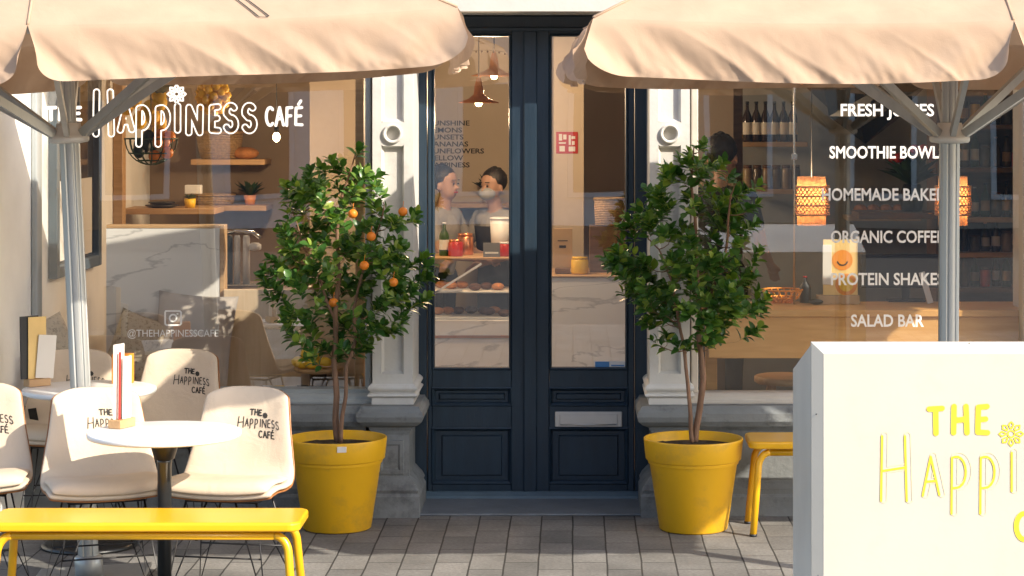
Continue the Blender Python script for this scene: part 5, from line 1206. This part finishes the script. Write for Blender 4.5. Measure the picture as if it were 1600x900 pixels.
# back wall, shelves
ybk = 3.55
b = MB(); b.box(X(1146, ybk) + .0, 4.24, ybk, ybk + .1, ZF, 3.04); structure(b.build('right_back_wall', M['room_reflect']))
b = MB(); b.box(-.04, .04, -.05, .05, 0, 2.9, .003); tag(b.build('wood_post', M['walnut'], None, (X(1150, 2.75), 2.78, ZF)), 'dark wooden post left of the bottle shelf', 'post')
def shelf2(xa, xb, py, label, y=3.1, m='kraft', dep=.3, grp='shelves behind the right window'):
    return shelf(xa, xb, py, y, dep, label, m, .03, grp)
shelf2(1156, 1262, 222, 'upper pale shelf with a row of dark bottles'); shelf2(1156, 1262, 296, 'lower pale shelf with amber jars'); shelf2(1325, 1440, 338, 'short shelf with a row of round loaves'); 
for i in range(6): bottle((X(1168 + 14.2 * i, 3.2), 3.22, Z(222, 3.1) + .001), .255, .030, 'dark bottle with white label in the row of six on the upper shelf', 'bottles on the upper shelf')
for i in range(6): jar(1168 + 15 * i, 3.22, Z(296, 3.1) + .001, .030, .15, 'jar' if i % 2 else 'jar_c', 'amber glass jar in the row on the lower shelf' if i % 2 else 'cork coloured jar in the row on the lower shelf', 'jar', 'jars on the lower shelf')
for i in range(4): sph('bread_roll', (X(1345 + 20 * i, 3.2), 3.22, Z(338, 3.1) + .036), .045, 'bread', 'round loaf in the row behind the menu lettering', 'round loaves', (1, 1, .78))
r_ = thing('flower_vase', 'dark leafy plant with red blooms behind the bakery lettering', 'plant', (X(1425, 2.3), 2.3, Z(330, 2.3))); b = MB(); b.lathe([(.06, .0), (.075, .10), (.05, .16), (.045, .16)], n=20); b.build('vase', M['black'], r_); spiky(r_, .15, 40, .26, 33, wd=.035)
for i in range(5): b = MB(); a = i * 1.3; b.ball((.12 * math.cos(a), .10 * math.sin(a), .33 + .04 * math.sin(i * 2)), .03); b.build('bloom', M['redc'], r_)
b = MB(); b.box(X(1340, 2.2), X(1500, 2.2), 2.15, 2.5, Z(330, 2.3) - .04, Z(330, 2.3) - .001, .003); tag(b.build('plant_ledge', M['walnut']), 'dark ledge carrying the plant with red blooms', 'shelf')
r_ = thing('shelf_unit', 'tall dark wooden shelf unit right of the parasol post', 'shelf unit', (X(1545, 2.4), 2.4, ZF)); wx = .30
b = MB(); b.box(-wx, wx, .36, .39, 0, 2.85); b.build('back_board', M['walnut'], r_)
for sx in (-1, 1): b = MB(); b.box(sx * wx - .015, sx * wx + .015, 0, .36, 0, 2.85, .002); b.build('side_board', M['walnut'], r_)
shz = [Z(p, 2.4) - ZF for p in (450, 395, 340, 262, 195)]
for z in shz: b = MB(); b.box(-wx + .016, wx - .016, .0, .355, z - .03, z, .003); b.build('shelf_board', M['oak'] if z > 1.0 and z < 1.3 else M['walnut'], r_)
rg = random.Random(9)
for si, z in enumerate(shz):
    for i in range(7):
        px = 1490 + 16.5 * i; y = 2.52 + rg.uniform(-.03, .05)
        nm = ('bottom', 'second lowest', 'middle', 'second highest', 'top')[si]
        if (i + si) % 3 == 0: jar(px, y, z + ZF + .001, .032, rg.uniform(.10, .15), rg.choice(['jar', 'jar_c', 'jar_y', 'redc']), 'small jar on the %s board of the dark shelf unit' % nm, 'jar', 'jars on the %s board' % nm)
        else: bottle((X(px, y), y, z + ZF + .001), rg.uniform(.17, .23), .026, 'dark bottle on the %s board of the dark shelf unit' % nm, 'bottles on the %s board' % nm, rg.choice(['bottle', 'jar', 'green']), rg.choice(['black', 'copper', 'white']), rg.choice(['paper', None, 'kraft']))

# ---- houses across the street (mirrored in the glass)
def house(x0, x1, h, m, label, seed):
    root = thing('terraced_house', label, 'house', ((x0 + x1) / 2, -27, 0)); wv = (x1 - x0) / 2
    b = MB(); b.box(-wv, wv, -8, 0, 0, h); b.build('wall', M[m], root)
    b = MB(); b.add([(-wv, .15, h + .001), (wv, .15, h + .001), (wv, -8, h + .001), (-wv, -8, h + .001), (-wv, -4, h + 2.6), (wv, -4, h + 2.6)], [[0, 1, 5, 4], [2, 3, 4, 5], [0, 4, 3], [1, 2, 5], [3, 2, 1, 0]]); b.build('roof', M['roof'], root)
    n = int((x1 - x0) / 1.9)
    for f in range(int(h / 3.0)):
        for i in range(n):
            cx_ = -wv + (i + .5) * 2 * wv / n; z0 = .8 + f * 3.0 if f else .5
            b = MB(); b.box(cx_ - .6, cx_ + .6, .002, .05, z0, z0 + (1.8 if f else 2.1), .01); fo = b.build('window', M['white'], root); b = MB(); b.box(cx_ - .5, cx_ + .5, .051, .06, z0 + .1, z0 + (1.7 if f else 2.0)); b.build('pane', M['opp_glass'], fo)
house(-15, -6.5, 7.5, 'brick', 'red brick house across the street from the cafe door', 1); house(-6.4, 1.5, 8.6, 'opp_white', 'white plastered house across the street', 2); house(1.6, 9, 6.8, 'opp_tan', 'tan house across the street opposite the sign', 3); house(9.1, 18, 8.0, 'brick', 'brick house at the far right across the street', 4)
